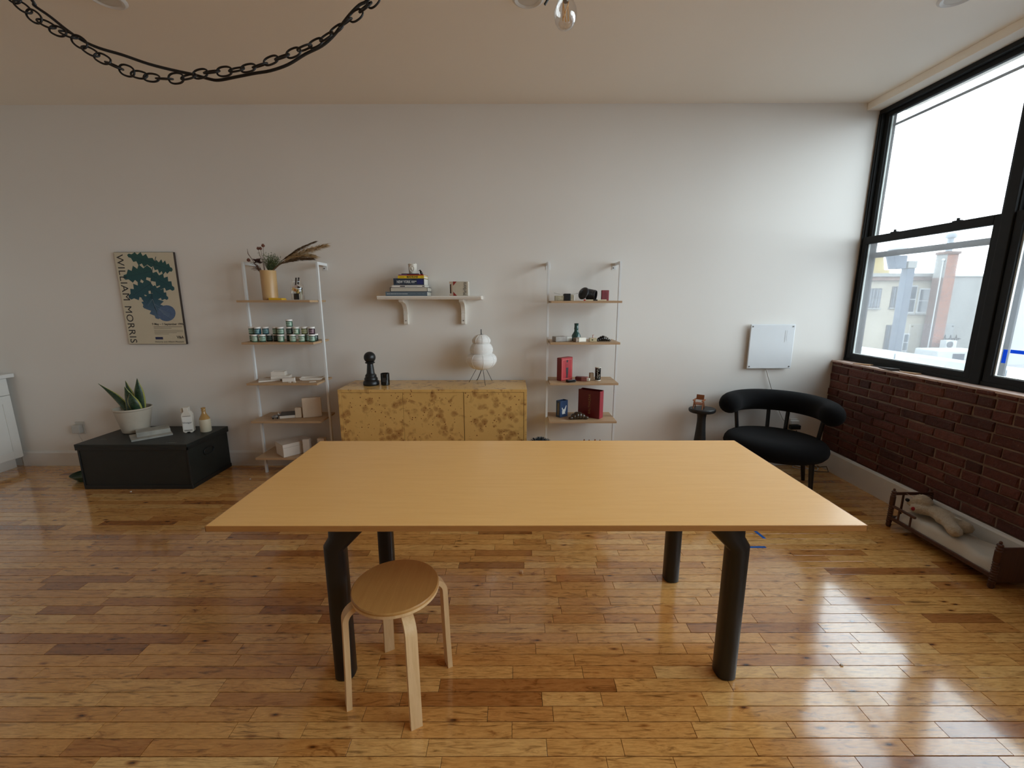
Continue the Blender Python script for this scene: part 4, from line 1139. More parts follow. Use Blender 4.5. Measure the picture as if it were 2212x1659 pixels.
G().prism([(-.10, .022), (-.075, 0), (.075, 0), (.10, .022), (.094, .023), (.072, .005), (-.072, .005), (-.094, .023)], -.05, .05, 'xz').obj('dish', M_cw, t, bevel=.001)
G().box(-.092, .092, -.054, -.048, .006, .021).box(-.092, .092, .048, .054, .006, .021).obj('rim', M_cw, t, bevel=.001)
for i, (x, y, d, lab) in enumerate(((-1.945, 3.722, (.022, .012, .008), 'tiny white ceramic chip in front of the white block'), (-1.908, 3.735, (.020, .014, .010), 'tiny white ceramic cube right of the white block'), (-1.755, 3.745, (.055, .014, .006), 'thin white ceramic stick in front of the white tray'))):
    solid('ceramic_chip', lab, 'ornament', (x, y, z_), .2*i, d, M_cw, .002, gg)
z_ = LZ[3]
t = thing('book', 'black-covered white book lying on the fourth shelf behind the little animal', 'book', (-2.035, 3.865, z_), math.radians(18))
G().box(-.085, .085, -.07, .07, .0, .026).obj('pages', M_cw, t, bevel=.002)
G().box(-.09, .09, -.074, .074, .026, .031).obj('cover', mat('brown_black_cover', (52, 42, 36), .4), t, bevel=.001)
t = thing('animal_figurine', 'small black and white animal figurine on the fourth shelf', 'figurine', (-2.135, 3.775, z_), math.radians(30))
G().ell((0, 0, .020), (.030, .016, .015), 14, 9).ell((.030, 0, .034), (.013, .012, .012), 12, 8).ell((.041, 0, .030), (.007, .007, .006), 8, 6).obj('animal_body', mat('pied_glaze', (120, 112, 104), .3, .8, 45), t, smooth=2)
for a, b in ((-.018, -.009), (-.018, .009), (.018, -.009), (.018, .009)): G().tube([(a, b, .014), (a, b, 0)], [.006, .005], 8).obj('leg', M_blk, t, smooth=1)
for b in (-.008, .008): G().ell((.028, b, .046), (.003, .004, .007), 8, 5).obj('ear', M_cw, t, smooth=2)
solid('ceramic_block', 'small upright cream ceramic block beside the tall cream block', 'ornament', (-1.945, 3.83, z_), math.radians(10), (.055, .04, .092), M_cc, .003, gg)
solid('ceramic_block', 'tall cream ceramic block, squarest piece on the fourth shelf', 'ornament', (-1.828, 3.845, z_), math.radians(20), (.158, .045, .182), M_cc, .004, gg)
z_ = LZ[4]
t = thing('ceramic_box', 'long white lidded box on the lowest shelf of the left bookcase', 'box', (-2.03, 3.845, z_), math.radians(48))
G().box(-.125, .125, -.085, .085, 0, .085).obj('box_body', M_cw, t, bevel=.002)
G().box(-.128, .128, -.088, .088, .0865, .118).obj('lid', M_cw, t, bevel=.002)
solid('ceramic_block', 'upright white block beside the long box on the lowest shelf', 'ornament', (-1.885, 3.80, z_), math.radians(8), (.058, .05, .145), M_cw, .002, gg)
solid('ceramic_block', 'upright white block furthest right on the lowest shelf behind the table', 'ornament', (-1.755, 3.82, z_), 0, (.062, .05, .147), M_cc, .002, gg)

# ------------------------------------------------------------------ right bookcase
z_ = RZ[0]
M_newsp = mat('printed_cream', (178, 168, 142), .5, .5, 40); M_silver = mat('pale_silver_glaze', (208, 206, 198), .25, .12, 30)
t = thing('matchbox_sculpture', 'cream and black ceramic matchbox with curled lid on the top right shelf', 'ornament', (.449, 3.80, z_))
G().box(-.085, -.008, -.03, .03, 0, .043).obj('printed_end', M_newsp, t, bevel=.003)
G().box(-.010, .047, -.034, .034, 0, .060).obj('black_sleeve', M_blk, t, bevel=.003)
G().box(.047, .066, -.03, .03, 0, .052).obj('cream_end', M_newsp, t, bevel=.003)
G().lathe([(0, 0), (.012, 0), (.010, .01), (.012, .048), (0, .048)], 16, (.077, -.012, 0)).obj('white_knob', M_cer, t, smooth=.7)
lid_pts = [(-.088, .064), (-.07, .059), (-.04, .053), (-.01, .056), (.045, .055), (.08, .055), (.102, .061)]
G().prism(lid_pts + [(x, y+.0045) for x, y in lid_pts[::-1]], -.026, .026, 'xz').obj('curled_lid', M_silver, t)
G().ell((.104, -.02, .062), (.004, .004, .004), 8, 6).obj('lid_tip', M_blk, t, smooth=2)
M_blkc = mat('black_ceramic', (34, 34, 37), .35, .2)
t = thing('ribbed_pot', 'black ribbed ceramic pot lying on its side with its lid', 'pot', (.655, 3.81, z_+.005), 0)
Ml = Matrix.Translation((-.012, 0, .049)) @ Matrix.Rotation(math.radians(8), 4, 'Y') @ Matrix.Rotation(PI/2, 4, 'Y') @ Matrix.Rotation(math.radians(25), 4, 'X')
prof = [(0, 0)]
for i in range(17): prof.append((.047 - .0003*i + (.0024 if i % 2 else 0), .002+i*.0045))
prof += [(.040, .078), (.038, .02), (0, .015)]
G().lathe(prof, 32, M=Ml).obj('ribbed_body', M_blkc, t, smooth=.5)
lidm = Matrix.Translation((-.045, -.022, .056)) @ Matrix.Rotation(math.radians(-62), 4, 'Y') @ Matrix.Rotation(math.radians(32), 4, 'X')
ld = G().lathe([(0, -.004), (.052, -.004), (.055, .002), (.052, .010), (.044, .019), (.022, .026), (0, .028)], 36, M=lidm).obj('lid', M_blkc, t, smooth=.7)
hp = [(-.014, 0, .024), (-.014, 0, .036), (0, 0, .041), (.014, 0, .036), (.014, 0, .024)]
G().tube([lidm @ Vector(p) for p in hp], .0045, 8).obj('lid_handle', M_blkc, ld, smooth=1)
g = G()
for i in range(28):
    a = 2*PI*i/28; g.ell(tuple(lidm @ Vector((.0525*math.cos(a), .0525*math.sin(a), .006))), (.0024, .0024, .0024), 6, 4)
o = g.obj('lid_notches', mat('grey_notch', (150, 150, 150), .4), ld); o['kind'] = 'stuff'
t = thing('ceramic_match', 'oversized cream ceramic match with red tip in front of the ribbed pot', 'ornament', (.70, 3.735, z_))
G().box(-.082, .095, -.006, .006, 0, .010).obj('match_stick', mat('match_cream', (226, 214, 184), .4), t, bevel=.002)
G().box(-.098, -.082, -.007, .007, 0, .012).obj('match_head', mat('match_red', (182, 60, 56), .4), t, bevel=.003)
G().box(-.018, .018, -.0065, .0065, 0, .0106).obj('black_band', M_blk, t)
M_dred = mat('dark_red_glaze', (122, 22, 30), .4, .15, 20)
t = thing('red_box', 'small upright dark red ceramic box at the right end of the top shelf', 'box', (.795, 3.805, z_), math.radians(6))
G().box(-.032, .032, -.012, .012, 0, .088).obj('body', M_dred, t, bevel=.003)
for i in range(3): G().box(-.014+.011*i, -.011+.011*i, -.0126, -.0118, .012, .07).obj('incised_line', mat('darker_red', (92, 16, 22), .5), t)
# second shelf
z_ = RZ[1]
t = thing('ceramic_matchbox', 'white and silver ceramic matchbox left of the green bottle', 'ornament', (.435, 3.80, z_), math.radians(20))
G().box(-.078, .078, -.035, .035, 0, .040).obj('tray', M_silver, t, bevel=.003)
G().box(-.080, .030, -.038, .038, .002, .044).obj('sleeve', mat('grey_tile_glaze', (150, 142, 134), .4, .25, 40), t, bevel=.002)
t = thing('green_bottle', 'small dark green glazed bottle standing behind a cream matchbox', 'bottle', (.565, 3.86, z_))
G().lathe([(0, 0), (.034, 0), (.040, .008), (.0415, .03), (.037, .052), (.026, .070), (.0185, .082), (.0175, .098), (.0195, .104), (.0195, .112), (.018, .116), (.0175, .140), (.020, .150), (.017, .152), (.014, .148), (.014, .10)], 36).obj('bottle_body', mat('bottle_green', (44, 76, 72), .12, .15), t, smooth=.8)
t = thing('ceramic_matchbox', 'cream ceramic matchbox with brown end in front of the green bottle', 'ornament', (.580, 3.765, z_), math.radians(22))
G().box(-.022, .052, -.028, .028, 0, .036).obj('sleeve', mat('cream_glaze_box', (224, 218, 204), .35, .05), t, bevel=.003)
G().box(-.050, -.022, -.026, .026, 0, .035).obj('brown_end', mat('brown_print', (122, 104, 88), .5, .3, 40), t, bevel=.002)
G().box(-.045, -.027, -.0266, -.0258, .010, .026).obj('printed_square', mat('brown_print2', (150, 128, 108), .5), t)
t = thing('stamp_box', 'small cream box with a printed leaf and a tiny pink figure on top', 'ornament', (.70, 3.785, z_))
G().box(-.031, .031, -.025, .025, 0, .030).obj('box_body', mat('stamp_cream', (206, 192, 158), .45, .08, 30), t, bevel=.002)
G().ell((-.008, -.0254, .015), (.008, .0008, .006), 12, 6).obj('printed_leaf', mat('olive_print', (92, 88, 54), .5), t)
fg = G().tube([(0, 0, .030), (0, 0, .048)], [.005, .004], 10).ell((0, 0, .052), (.0045, .0045, .005), 10, 6).obj('figure', mat('pink_glaze', (190, 150, 138), .4), t, smooth=1)
G().tube([(0, 0, .046), (-.007, 0, .058)], .0018, 6).obj('arm', MATS['pink_glaze'], fg); G().tube([(0, 0, .046), (.008, 0, .060)], .0018, 6).obj('arm', MATS['pink_glaze'], fg)
def croissant(name, label, loc, rz, L, R_, m, band, nseg=7):
    t = thing(name, label, 'ornament', loc, rz)
    for i in range(nseg):
        s_ = (i+.5)/nseg*2-1; r_ = R_*(1-.72*abs(s_)**1.5)
        x = s_*L/2; y = -.35*L*(s_*s_)*.5
        M_ = Matrix.Rotation(-s_*.5, 4, 'Z')
        G().ell((x, y, r_*.96), (L/nseg*1.05, r_*1.15, r_*.95), 16, 10, M_).obj('fold', m, t, smooth=2)
    if band:
        for s_ in (.15, .42, .68, .9):
            r_ = R_*(1-.72*abs(s_)**1.5)*1.02; pts = []
            for k_ in range(9):
                a = PI*k_/8; pts.append((s_*L/2+.006*math.sin(a), -.35*L*s_*s_*.5-r_*1.15*math.cos(a), r_*.92+r_*.98*math.sin(a)))
            G().tube(pts, .0016, 6).obj('pale_stripe', M_cer, t, smooth=1)
    return t
croissant('ceramic_shell', 'black ceramic croissant shape with white stripes on the second right shelf', (.79, 3.80, z_), .05, .118, .026, M_blkg, True)
# third shelf
z_ = RZ[2]
M_bred = mat('bright_red_glaze', (178, 42, 48), .4, .15, 18)
t = thing('red_figure_box', 'tall red ceramic box with a black standing figure on its front', 'box', (.470, 3.85, z_), math.radians(40))
G().box(-.072, .072, -.027, .027, 0, .205).obj('box_body', M_bred, t, bevel=.003)
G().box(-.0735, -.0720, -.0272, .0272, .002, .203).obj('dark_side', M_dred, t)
M_pink = mat('pink_line', (222, 132, 116), .5)
for b in ((-.058, .058, .186, .189), (-.058, .058, .014, .017)): G().box(b[0], b[1], -.0278, -.027, b[2], b[3]).obj('border_line', M_pink, t)
for b in ((-.060, -.057), (.057, .060)): G().box(b[0], b[1], -.0278, -.027, .014, .189).obj('border_line', M_pink, t)
g = G()
fy = -.0281
g.add([(0+.010*math.cos(k_*PI/6), fy, .172+.012*math.sin(k_*PI/6)) for k_ in range(12)], [tuple(range(12))])
g.prism([(-.016, .115), (.016, .115), (.013, .078), (.010, .04), (.012, .022), (.002, .022), (0, .07), (-.004, .022), (-.014, .022), (-.010, .05)], fy-.0003, fy, 'xz')
g.obj('printed_figure', M_ink, t)
g = G().prism([(-.018, .152), (.014, .152), (.017, .118), (-.015, .118)], fy-.0003, fy, 'xz'); g.obj('printed_jacket', mat('red_jacket', (156, 34, 40), .5), t)
t = thing('ceramic_matchbox', 'black ceramic matchbox lying in front of the tall red box', 'ornament', (.510, 3.745, z_), math.radians(22))
G().box(-.035, .035, -.025, .025, 0, .022).obj('sleeve', M_blkg, t, bevel=.002)
G().box(.03, .045, -.018, .018, .003, .018).obj('drawer', M_blk, t, bevel=.002)
t = thing('ceramic_matchbox', 'dark red ceramic matchbox with white drawer on the third shelf', 'ornament', (.620, 3.805, z_), math.radians(-22))
G().box(-.058, .045, -.025, .025, 0, .036).obj('sleeve', mat('maroon_glaze', (92, 30, 32), .4, .15), t, bevel=.002)
G().box(-.002, .046, -.0256, .0256, .001, .0366).obj('pink_band', mat('dusty_pink', (150, 92, 86), .5, .2, 40), t)
G().box(.044, .068, -.018, .018, .004, .026).obj('drawer', M_cer, t, bevel=.002)
solid('ceramic_block', 'small upright tan block between the red matchbox and black can', 'ornament', (.706, 3.83, z_), math.radians(12), (.034, .03, .068), mat('tan_bisque', (150, 124, 96), .6, .1), .002)
t = thing('ceramic_can', 'black cylinder can with white handwriting and white rims', 'can', (.762, 3.822, z_))
G().lathe([(0, .004), (.0255, .004), (.0255, .116), (0, .116)], 30).obj('can_body', M_blkg, t, smooth=.6)
for a in (0, .114): G().lathe([(0, a), (.0265, a), (.027, a+.003), (.0265, a+.007), (0, a+.007)], 30).obj('rim', M_cer, t, smooth=.6)
for pts in ([(.012, .104), (.004, .108), (-.008, .104), (-.012, .096), (-.006, .088), (.006, .088), (.010, .094)], [(-.008, .084), (-.010, .072), (-.004, .064), (-.008, .056), (-.004, .046), (-.009, .036), (-.004, .028), (-.008, .018)], [(.006, .060), (.012, .054), (.008, .044), (.002, .048), (.008, .036), (.010, .024), (.004, .018)]):
    cv = []
    for i in range(len(pts)-1):
        for k_ in range(4):
            a = k_/4; x_ = pts[i][0]*(1-a)+pts[i+1][0]*a; q_ = pts[i][1]*(1-a)+pts[i+1][1]*a
            cv.append((x_, -math.sqrt(.0258**2-x_*x_), q_))
    G().tube(cv, .0013, 6).obj('handwriting', M_cer, t, smooth=1)
# fourth shelf
z_ = RZ[3]
M_blue = mat('blue_glaze', (54, 76, 112), .4, .12, 20)
t = thing('blue_box', 'small blue open box with a white winged lion emblem', 'box', (.452, 3.86, z_), math.radians(38))
for nm, b in (('front_wall', (-.048, .048, -.027, -.023)), ('back_wall', (-.048, .048, .023, .027)), ('side_wall', (-.048, -.044, -.023, .023)), ('side_wall', (.044, .048, -.023, .023))):
    G().box(b[0], b[1], b[2], b[3], 0, .152).obj(nm, M_blue, t, bevel=.0012)
G().box(-.044, .044, -.023, .023, 0, .004).obj('base', M_blue, t)
g = G(); fy = -.0276
g.prism([(-.022, .03), (-.012, .026), (0, .030), (.014, .026), (.018, .032), (.010, .045), (.012, .06), (.004, .075), (-.010, .07), (-.016, .082), (-.022, .092), (-.028, .086), (-.026, .075), (-.020, .066), (-.024, .05)], fy-.0004, fy, 'xz')
for k_ in range(5): g.prism([(.0, .066-.003*k_), (.004, .060-.003*k_), (.032-.003*k_, .098-.013*k_), (.026-.002*k_, .106-.013*k_)], fy-.0006-.0001*k_, fy, 'xz')
g.obj('winged_emblem', mat('emblem_white', (232, 230, 224), .5), t, weld=False)
g = G().box(-.0488, -.0480, -.006, .006, .02, .13); g.obj('side_print', mat('gold_print', (140, 120, 84), .5), t)
croissant('ceramic_croissant', 'dark brown ceramic croissant on the fourth right shelf', (.588, 3.772, z_), .08, .158, .036, mat('bronze_brown_glaze', (66, 52, 40), .25, .4, 18), False, 6)
M_bag = mat('maroon_bag_glaze', (104, 14, 24), .42, .12, 16)
t = thing('shopping_bag', 'large dark red ceramic shopping bag with vertical gold lettering', 'bag', (.712, 3.852, z_), math.radians(-36))
bag = [(-.106, -.04), (.106, -.04), (.106, .04), (-.106, .04)]
G().box(-.106, .106, -.041, -.036, 0, .252).obj('front_panel', M_bag, t, bevel=.002)
G().box(-.106, .106, .036, .041, 0, .252).obj('back_panel', M_bag, t, bevel=.002)
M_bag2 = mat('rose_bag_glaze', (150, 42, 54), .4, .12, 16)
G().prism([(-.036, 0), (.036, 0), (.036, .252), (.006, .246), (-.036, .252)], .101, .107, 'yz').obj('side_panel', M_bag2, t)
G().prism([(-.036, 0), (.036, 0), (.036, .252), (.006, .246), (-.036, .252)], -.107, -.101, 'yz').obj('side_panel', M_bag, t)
G().box(-.1, .1, -.036, .036, 0, .006).obj('base', M_bag, t)
text('lettering', 'BALTHAZAR', .030, mat('dull_gold', (150, 118, 66), .45), t, face_front(.008, -.0414, .126, PI/2), .0006, 1.0, spacing=1.12)
# lowest shelf, mostly behind the table
z_ = RZ[4]
for i, (x, lab) in enumerate(((.675, 'left brown ceramic knob cup just showing above the table edge'), (.775, 'right brown ceramic knob cup just showing above the table edge'))):
    t = thing('knob_cup', lab, 'ornament', (x, 3.80, z_), group='cups on the lowest shelf')
    G().lathe([(0, 0), (.03, 0), (.034, .004), (.036, .10), (.033, .102), (.03, .01), (0, .008)], 24).obj('cup', MATS['tan_bisque'], t, smooth=.6)
    for k_ in range(4): G().ell((.032*math.cos(k_*PI/2+.5), .032*math.sin(k_*PI/2+.5), .118), (.008, .008, .016), 10, 6).obj('knob', M_teak, t, smooth=2)
# shaggy black pouf in front of the sideboard's right end
t = thing('shaggy_pouf', 'shaggy black fur top showing behind the far table edge', 'pouf', (.222, 3.30, 0))
M_fur = fuzzy('black_fur', (30, 32, 34), 120)
G().lathe([(0, .505), (.06, .49), (.12, .44), (.16, .36), (.175, .25), (.17, .1), (.15, .01), (.14, 0), (0, 0)], 28).obj('core', M_fur, t, smooth=1.5)
g = G(); rnd = random.Random(3)
for i in range(1500):
    a = rnd.uniform(0, 2*PI); e_ = rnd.uniform(.0, PI/2); c_ = Vector((.165*math.cos(a)*math.cos(e_), .165*math.sin(a)*math.cos(e_), .26+.235*math.sin(e_)))
    d = Vector((math.cos(a)*math.cos(e_), math.sin(a)*math.cos(e_), math.sin(e_)*.8+.1)); d += Vector((rnd.gauss(0, .5), rnd.gauss(0, .5), rnd.gauss(0, .4))); d.normalize()
    L = rnd.uniform(.02, .055); s_ = d.orthogonal().normalized()*.0018; tip = c_+d*L+Vector((0, 0, -L*.35))
    g.add([c_-s_, c_+s_, c_+d*L*.6+s_*.7, tip, c_+d*L*.6-s_*.7], [(0, 1, 2, 3, 4)])
o = g.obj('fur', mat('black_hair', (26, 28, 30), .45, .3), t, weld=False); o['kind'] = 'stuff'

# ------------------------------------------------------------------ doll bed by the brick wall
M_dollwood = wood('dark_doll_wood', (84, 50, 34), (58, 32, 22), .45, 2, 6)
bx, by = 2.82, 2.52
t = thing('doll_bed', 'small dark wooden doll bed with white mattress along the brick wall', 'doll bed', (bx, by, 0))
XA, XB, YN, YH = 2.690-bx, 2.952-bx, 2.183-by, 2.862-by
def turned(h):
    pr = [(0, 0), (.012, 0), (.0165, .012), (.014, .03), (.0165, .036), (.0165, .046)]
    z_ = .05
    while z_ < h*.55:
        pr += [(.0135, z_), (.0165, z_+.006), (.0165, z_+.009), (.0135, z_+.014)]; z_ += .016
    pr += [(.0165, z_+.004), (.0165, h*.80), (.012, h*.82), (.016, h*.845), (.016, h*.86), (.010, h*.88), (.0155, h*.91), (.013, h*.935), (.006, h*.95), (.0085, h*.975), (.005, h), (0, h)]
    return G().lathe(pr, 18).mesh('post', smooth=.5)
pm = turned(.285); pm.materials.append(M_dollwood)
for x_ in (XA, XB):
    for y_ in (YN, YH):
        o = link('post', pm, None, t); o.location = (x_, y_, 0)
hb = G().box(XA, XB, YH-.007, YH+.007, .238, .258).obj('head_rail', M_dollwood, t, bevel=.003)
G().box(XA, XB, YH-.006, YH+.006, .055, .075).obj('lower_head_rail', M_dollwood, t, bevel=.002)
for k_ in (.27, .73): G().box(XA+(XB-XA)*k_-.006, XA+(XB-XA)*k_+.006, YH-.004, YH+.004, .075, .238).obj('head_slat', M_dollwood, t, bevel=.001)
G().box(XA, XB, YN-.007, YN+.007, .035, .245).obj('footboard', M_dollwood, t, bevel=.002)
for x_ in (XA, XB):
    G().box(x_-.006, x_+.006, YN, YH, .055, .080).obj('side_rail', M_dollwood, t, bevel=.002)
    G().box(x_-.008, x_+.008, YH-.185, YH, .150, .166).obj('guard_rail', M_dollwood, t, bevel=.003)
    for k_ in (.065, .155): G().box(x_-.004, x_+.004, YH-k_-.005, YH-k_+.005, .078, .152).obj('guard_spindle', M_dollwood, t, bevel=.001)
G().box(XA+.006, XB-.006, YN+.007, YH-.007, .058, .066).obj('bed_slats', M_dollwood, t)
def mattress():
    nx, ny = 18, 40; g = G(); vs = []; fs = []
    x0, x1, y0, y1 = XA+.010, XB-.010, YN+.013, YH-.016
    rnd = random.Random(9); ph_ = [rnd.uniform(0, 6.28) for _ in range(8)]
    for j in range(ny+1):
        for i in range(nx+1):
            u, v = i/nx, j/ny
            e = min(1, min(u, 1-u)*7)**.5 * min(1, min(v, 1-v)*14)**.5
            w_ = .0040*math.sin(9*v+5*u+ph_[0]) + .0034*math.sin(19*v+13*u*u+ph_[4]) + .0026*math.sin(23*v-9*u+ph_[1]) + .0016*math.sin(14*u+17*v+ph_[2]) + .0012*abs(math.sin(31*v+11*u+ph_[3]))
            bulge = .006*math.sin(v*26+ph_[5])*math.exp(-u*9)
            vs.append((x0+(x1-x0)*u - bulge*.6, y0+(y1-y0)*v, .072 + .066*e + w_*e + bulge*.4))
    n0 = len(vs)
    for j in range(ny):
        for i in range(nx): a = j*(nx+1)+i; fs.append((a, a+1, a+nx+2, a+nx+1))
    vs += [(x0, y0, .0665), (x1, y0, .0665), (x1, y1, .0665), (x0, y1, .0665)]
    fs.append((n0+3, n0+2, n0+1, n0))
    return g.add(vs, fs)
mattress().obj('mattress', mat('muslin', (196, 190, 178), .85, .06, 8, bump=.2, bscale=300), t, smooth=1.5)

# stuffed lamb lying face down on the doll bed
def wool():
    m = NT('cream_wool'); v = m.coords(); c = lin((214, 198, 172)); n = m.noise(v, 140, 5, .75)
    m.link(m.mix(n, sc(c, .5), sc(c, 1.15)), m.b.inputs['Base Color']); m.b.inputs['Roughness'].default_value = 1
    m.b.inputs['Sheen Weight'].default_value = .3; m.bump(n, 1.0, .006)
    return m.m
M_wool = wool()
t = thing('stuffed_lamb', 'cream plush lamb lying face down on the doll bed', 'stuffed toy', (2.80, 2.62, .147))
g = G()
def el(x, y, z_, a, b, c_, rz=0): g.ell((x-2.80, y-2.62, z_-.13), (a, b, c_), 16, 10, Matrix.Rotation(rz, 4, 'Z'))
el(2.835, 2.655, .178, .056, .085, .042, .15); el(2.815, 2.60, .172, .060, .060, .038)
el(2.82, 2.778, .212, .050, .054, .046, .3); el(2.772, 2.802, .196, .030, .032, .030, .2)
for k_ in range(6): s_ = k_/5; el(2.79-.055*s_, 2.56-.095*s_, .172-.003*s_, .037, .038, .034)
for k_ in range(6): s_ = k_/5; el(2.85-.005*s_, 2.56-.055*s_, .172-.003*s_, .038, .036, .034)
for k_ in range(6): s_ = k_/5; el(2.805-.05*s_, 2.71+.045*s_, .173-.003*s_, .031, .030, .029)
for k_ in range(4): s_ = k_/3; el(2.875+.02*s_, 2.72+.05*s_, .168, .022, .022, .022)
lb = g.obj('lamb_body', M_wool, t, smooth=2)
rm = lb.modifiers.new('fuse', 'REMESH'); rm.mode = 'VOXEL'; rm.voxel_size = .006; rm.use_smooth_shade = True
sm_ = lb.modifiers.new('smooth', 'SMOOTH'); sm_.factor = .6; sm_.iterations = 4
tx_ = bpy.data.textures.new('wool_clumps', 'CLOUDS'); tx_.noise_scale = .009
dp = lb.modifiers.new('curls', 'DISPLACE'); dp.texture = tx_; dp.strength = .014; dp.mid_level = .5
G().add([(-.005, .165, .09), (.012, .150, .085), (-.012, .150, .082), (-.052, .215, .118), (-.040, .195, .108)], [(0, 1, 4), (4, 1, 3), (0, 4, 3), (0, 3, 2), (2, 3, 1), (2, 1, 0)]).obj('ear', mat('pink_beige_felt', (196, 166, 142), .9), t)
G().ell((-.056, .190, .078), (.012, .014, .012), 10, 7).obj('nose', mat('black_felt', (22, 20, 20), .9), t, smooth=2)
G().ell((-.070, .125, .045), (.012, .010, .014), 10, 7).obj('red_bow', mat('red_felt', (150, 36, 40), .85), t, smooth=2)
G().cbox((.018, -.085, .086), (.042, .030, .0015), (.2, .3, .5)).obj('sewn_tag', mat('tag_white', (226, 220, 214), .7), t)

# ------------------------------------------------------------------ window ledge shims, tape and chip on the floor
M_shim = wood('shim_wood', (186, 150, 112), (160, 122, 88), .7, 1, 5); M_shimd = mat('dark_shim', (48, 42, 38), .7, .2)
for i, (y, x, d, rz, m, lab) in enumerate(((3.74, 3.045, (.05, .14, .012), .25, M_shim, 'pale wooden shim furthest into the corner on the window ledge'), (3.48, 3.05, (.055, .17, .020), -.2, M_shimd, 'dark wooden shim with pale end in the middle of the window ledge'), (3.30, 3.06, (.05, .13, .010), .1, M_shim, 'flat pale shim nearest the mullion on the window ledge'), (3.60, 3.075, (.03, .16, .008), .05, M_shimd, 'thin dark shim against the window frame on the ledge'))):
    t = thing('wood_shim', lab, 'wood scrap', (x, y, 1.0342), rz, 'wood shims on the window ledge')
    G().prism([(-d[1]/2, 0), (d[1]/2, 0), (d[1]/2, d[2]*.4), (-d[1]/2, d[2])], -d[0]/2, d[0]/2, 'yz').obj('wedge', m, t, bevel=.001)
M_btape = MATS['blue_tape']
for (x0, y0, x1, y1, w_, lab) in ((1.695, 2.84, 1.712, 2.695, .022, 'longer slanted strip of blue tape on the floor right of the table'), (1.55, 2.592, 1.66, 2.593, .020, 'level strip of blue tape on the floor behind the table leg')):
    a, b = Vector((x0, y0)), Vector((x1, y1)); n = Vector((-(b-a).y, (b-a).x)).normalized()*w_/2; c_ = (a+b)/2
    g = G().prism([tuple(a+n-c_), tuple(b+n-c_), tuple(b-n-c_), tuple(a-n-c_)], .0002, .0010, 'xy')
    o = tag(g.obj('floor_tape', M_btape), lab, 'tape', 'blue tape strips on the floor'); o.location = (c_.x, c_.y, 0)
o = tag(G().prism([(-.012, -.008), (.006, -.011), (.013, .002), (.004, .012), (-.011, .008)], 0, .016, 'xy').obj('wood_chip', mat('pale_chip', (206, 166, 120), .8), bevel=.002), 'small pale wood chip on the floor under the table', 'wood scrap'); o.location = (.05, 2.32, 0)
for i, (x, y, lab) in enumerate(((1.46, 1.655, 'small white crumb on the floor in the window reflection'), (-3.24, 3.44, 'tiny white crumb on the floor in front of the trunk'), (-2.38, 3.70, 'tiny white crumb on the floor left of the bookcase foot'))):
    o = tag(G().prism([(-.006, -.004), (.005, -.005), (.006, .003), (-.003, .006)], 0, .006, 'xy').obj('crumb', mat('plaster_white', (222, 216, 206), .8), bevel=.001), lab, 'crumb', 'white crumbs on the floor'); o.location = (x, y, 0)

# ------------------------------------------------------------------ ceiling: recessed lights, chain with cord, pendant bulb
M_diff = mat('frosted_diffuser', (212, 206, 196), .5, .01)
for i, (x, lab) in enumerate(((-2.215, 'round white recessed ceiling light above the hanging chain'), (.09, 'round white recessed ceiling light beside the bare bulb'), (2.44, 'round white recessed ceiling light nearest the window'))):
    t = thing('ceiling_light', lab, 'ceiling light', (x, 2.735, ZC), group='recessed ceiling lights')
    G().lathe([(.060, -.004), (.075, -.010), (.088, -.004), (.090, 0), (.058, 0)], 40).obj('trim_ring', M_trim, t, smooth=.7)
    G().lathe([(0, -.0045), (.060, -.0035), (.060, -.001), (0, -.001)], 36).obj('diffuser', M_diff, t)
CH = [(-1.424, 2.437), (-1.396, 2.413), (-1.364, 2.394), (-1.334, 2.375), (-1.304, 2.366), (-1.276, 2.347), (-1.248, 2.322), (-1.216, 2.303), (-1.184, 2.284), (-1.149, 2.271), (-1.114, 2.26), (-1.078, 2.252), (-1.04, 2.249), (-1.005, 2.25), (-0.967, 2.254), (-0.931, 2.262), (-0.896, 2.267), (-0.858, 2.268), (-0.821, 2.273), (-0.786, 2.277), (-0.75, 2.284), (-0.716, 2.297), (-0.682, 2.306), (-0.647, 2.317), (-0.613, 2.33), (-0.579, 2.342), (-0.546, 2.359), (-0.515, 2.378), (-0.487, 2.395), (-0.455, 2.413), (-0.426, 2.434), (-0.401, 2.45)]
CO = [(-1.413, 2.455), (-1.373, 2.427), (-1.328, 2.391), (-1.284, 2.361), (-1.238, 2.341), (-1.173, 2.324), (-1.098, 2.3), (-1.021, 2.281), (-0.965, 2.269), (-0.919, 2.257), (-0.892, 2.255), (-0.843, 2.264), (-0.784, 2.273), (-0.73, 2.279), (-0.675, 2.295), (-0.62, 2.325), (-0.57, 2.348), (-0.531, 2.376), (-0.503, 2.403), (-0.475, 2.43), (-0.45, 2.452)]
def run_up(p, dx, z1):
    """continue the swag, steepening, to the ceiling"""
    out = []; x, z_ = p; a = .85
    while z_ < z1:
        a = min(1.35, a+.03); x += dx*.0362*math.cos(a); z_ += .0362*math.sin(a); out.append((x, z_))
    return out
left_up = run_up(CH[0], -1, 3.17); right_up = run_up(CH[-1], 1, 3.17)
path = left_up[::-1] + CH + right_up
M_iron = mat('black_iron', (30, 27, 25), .5, .3, 40, metal=.3)
t = thing('swag_chain', 'black iron chain hanging in a swag below the ceiling', 'chain', (-.93, 1.45, ZC))
seg = []
for i in range(40):
    a = 2*PI*i/40; c_, s_ = math.cos(a), math.sin(a)
    seg.append((.0225*math.copysign(abs(c_)**.85, c_), .0145*math.copysign(abs(s_)**.85, s_), 0))
lk = G().tube(seg, .0028, 7, closed=True).mesh('chain_link', smooth=1.5); lk.materials.append(M_iron)
rnd = random.Random(4)
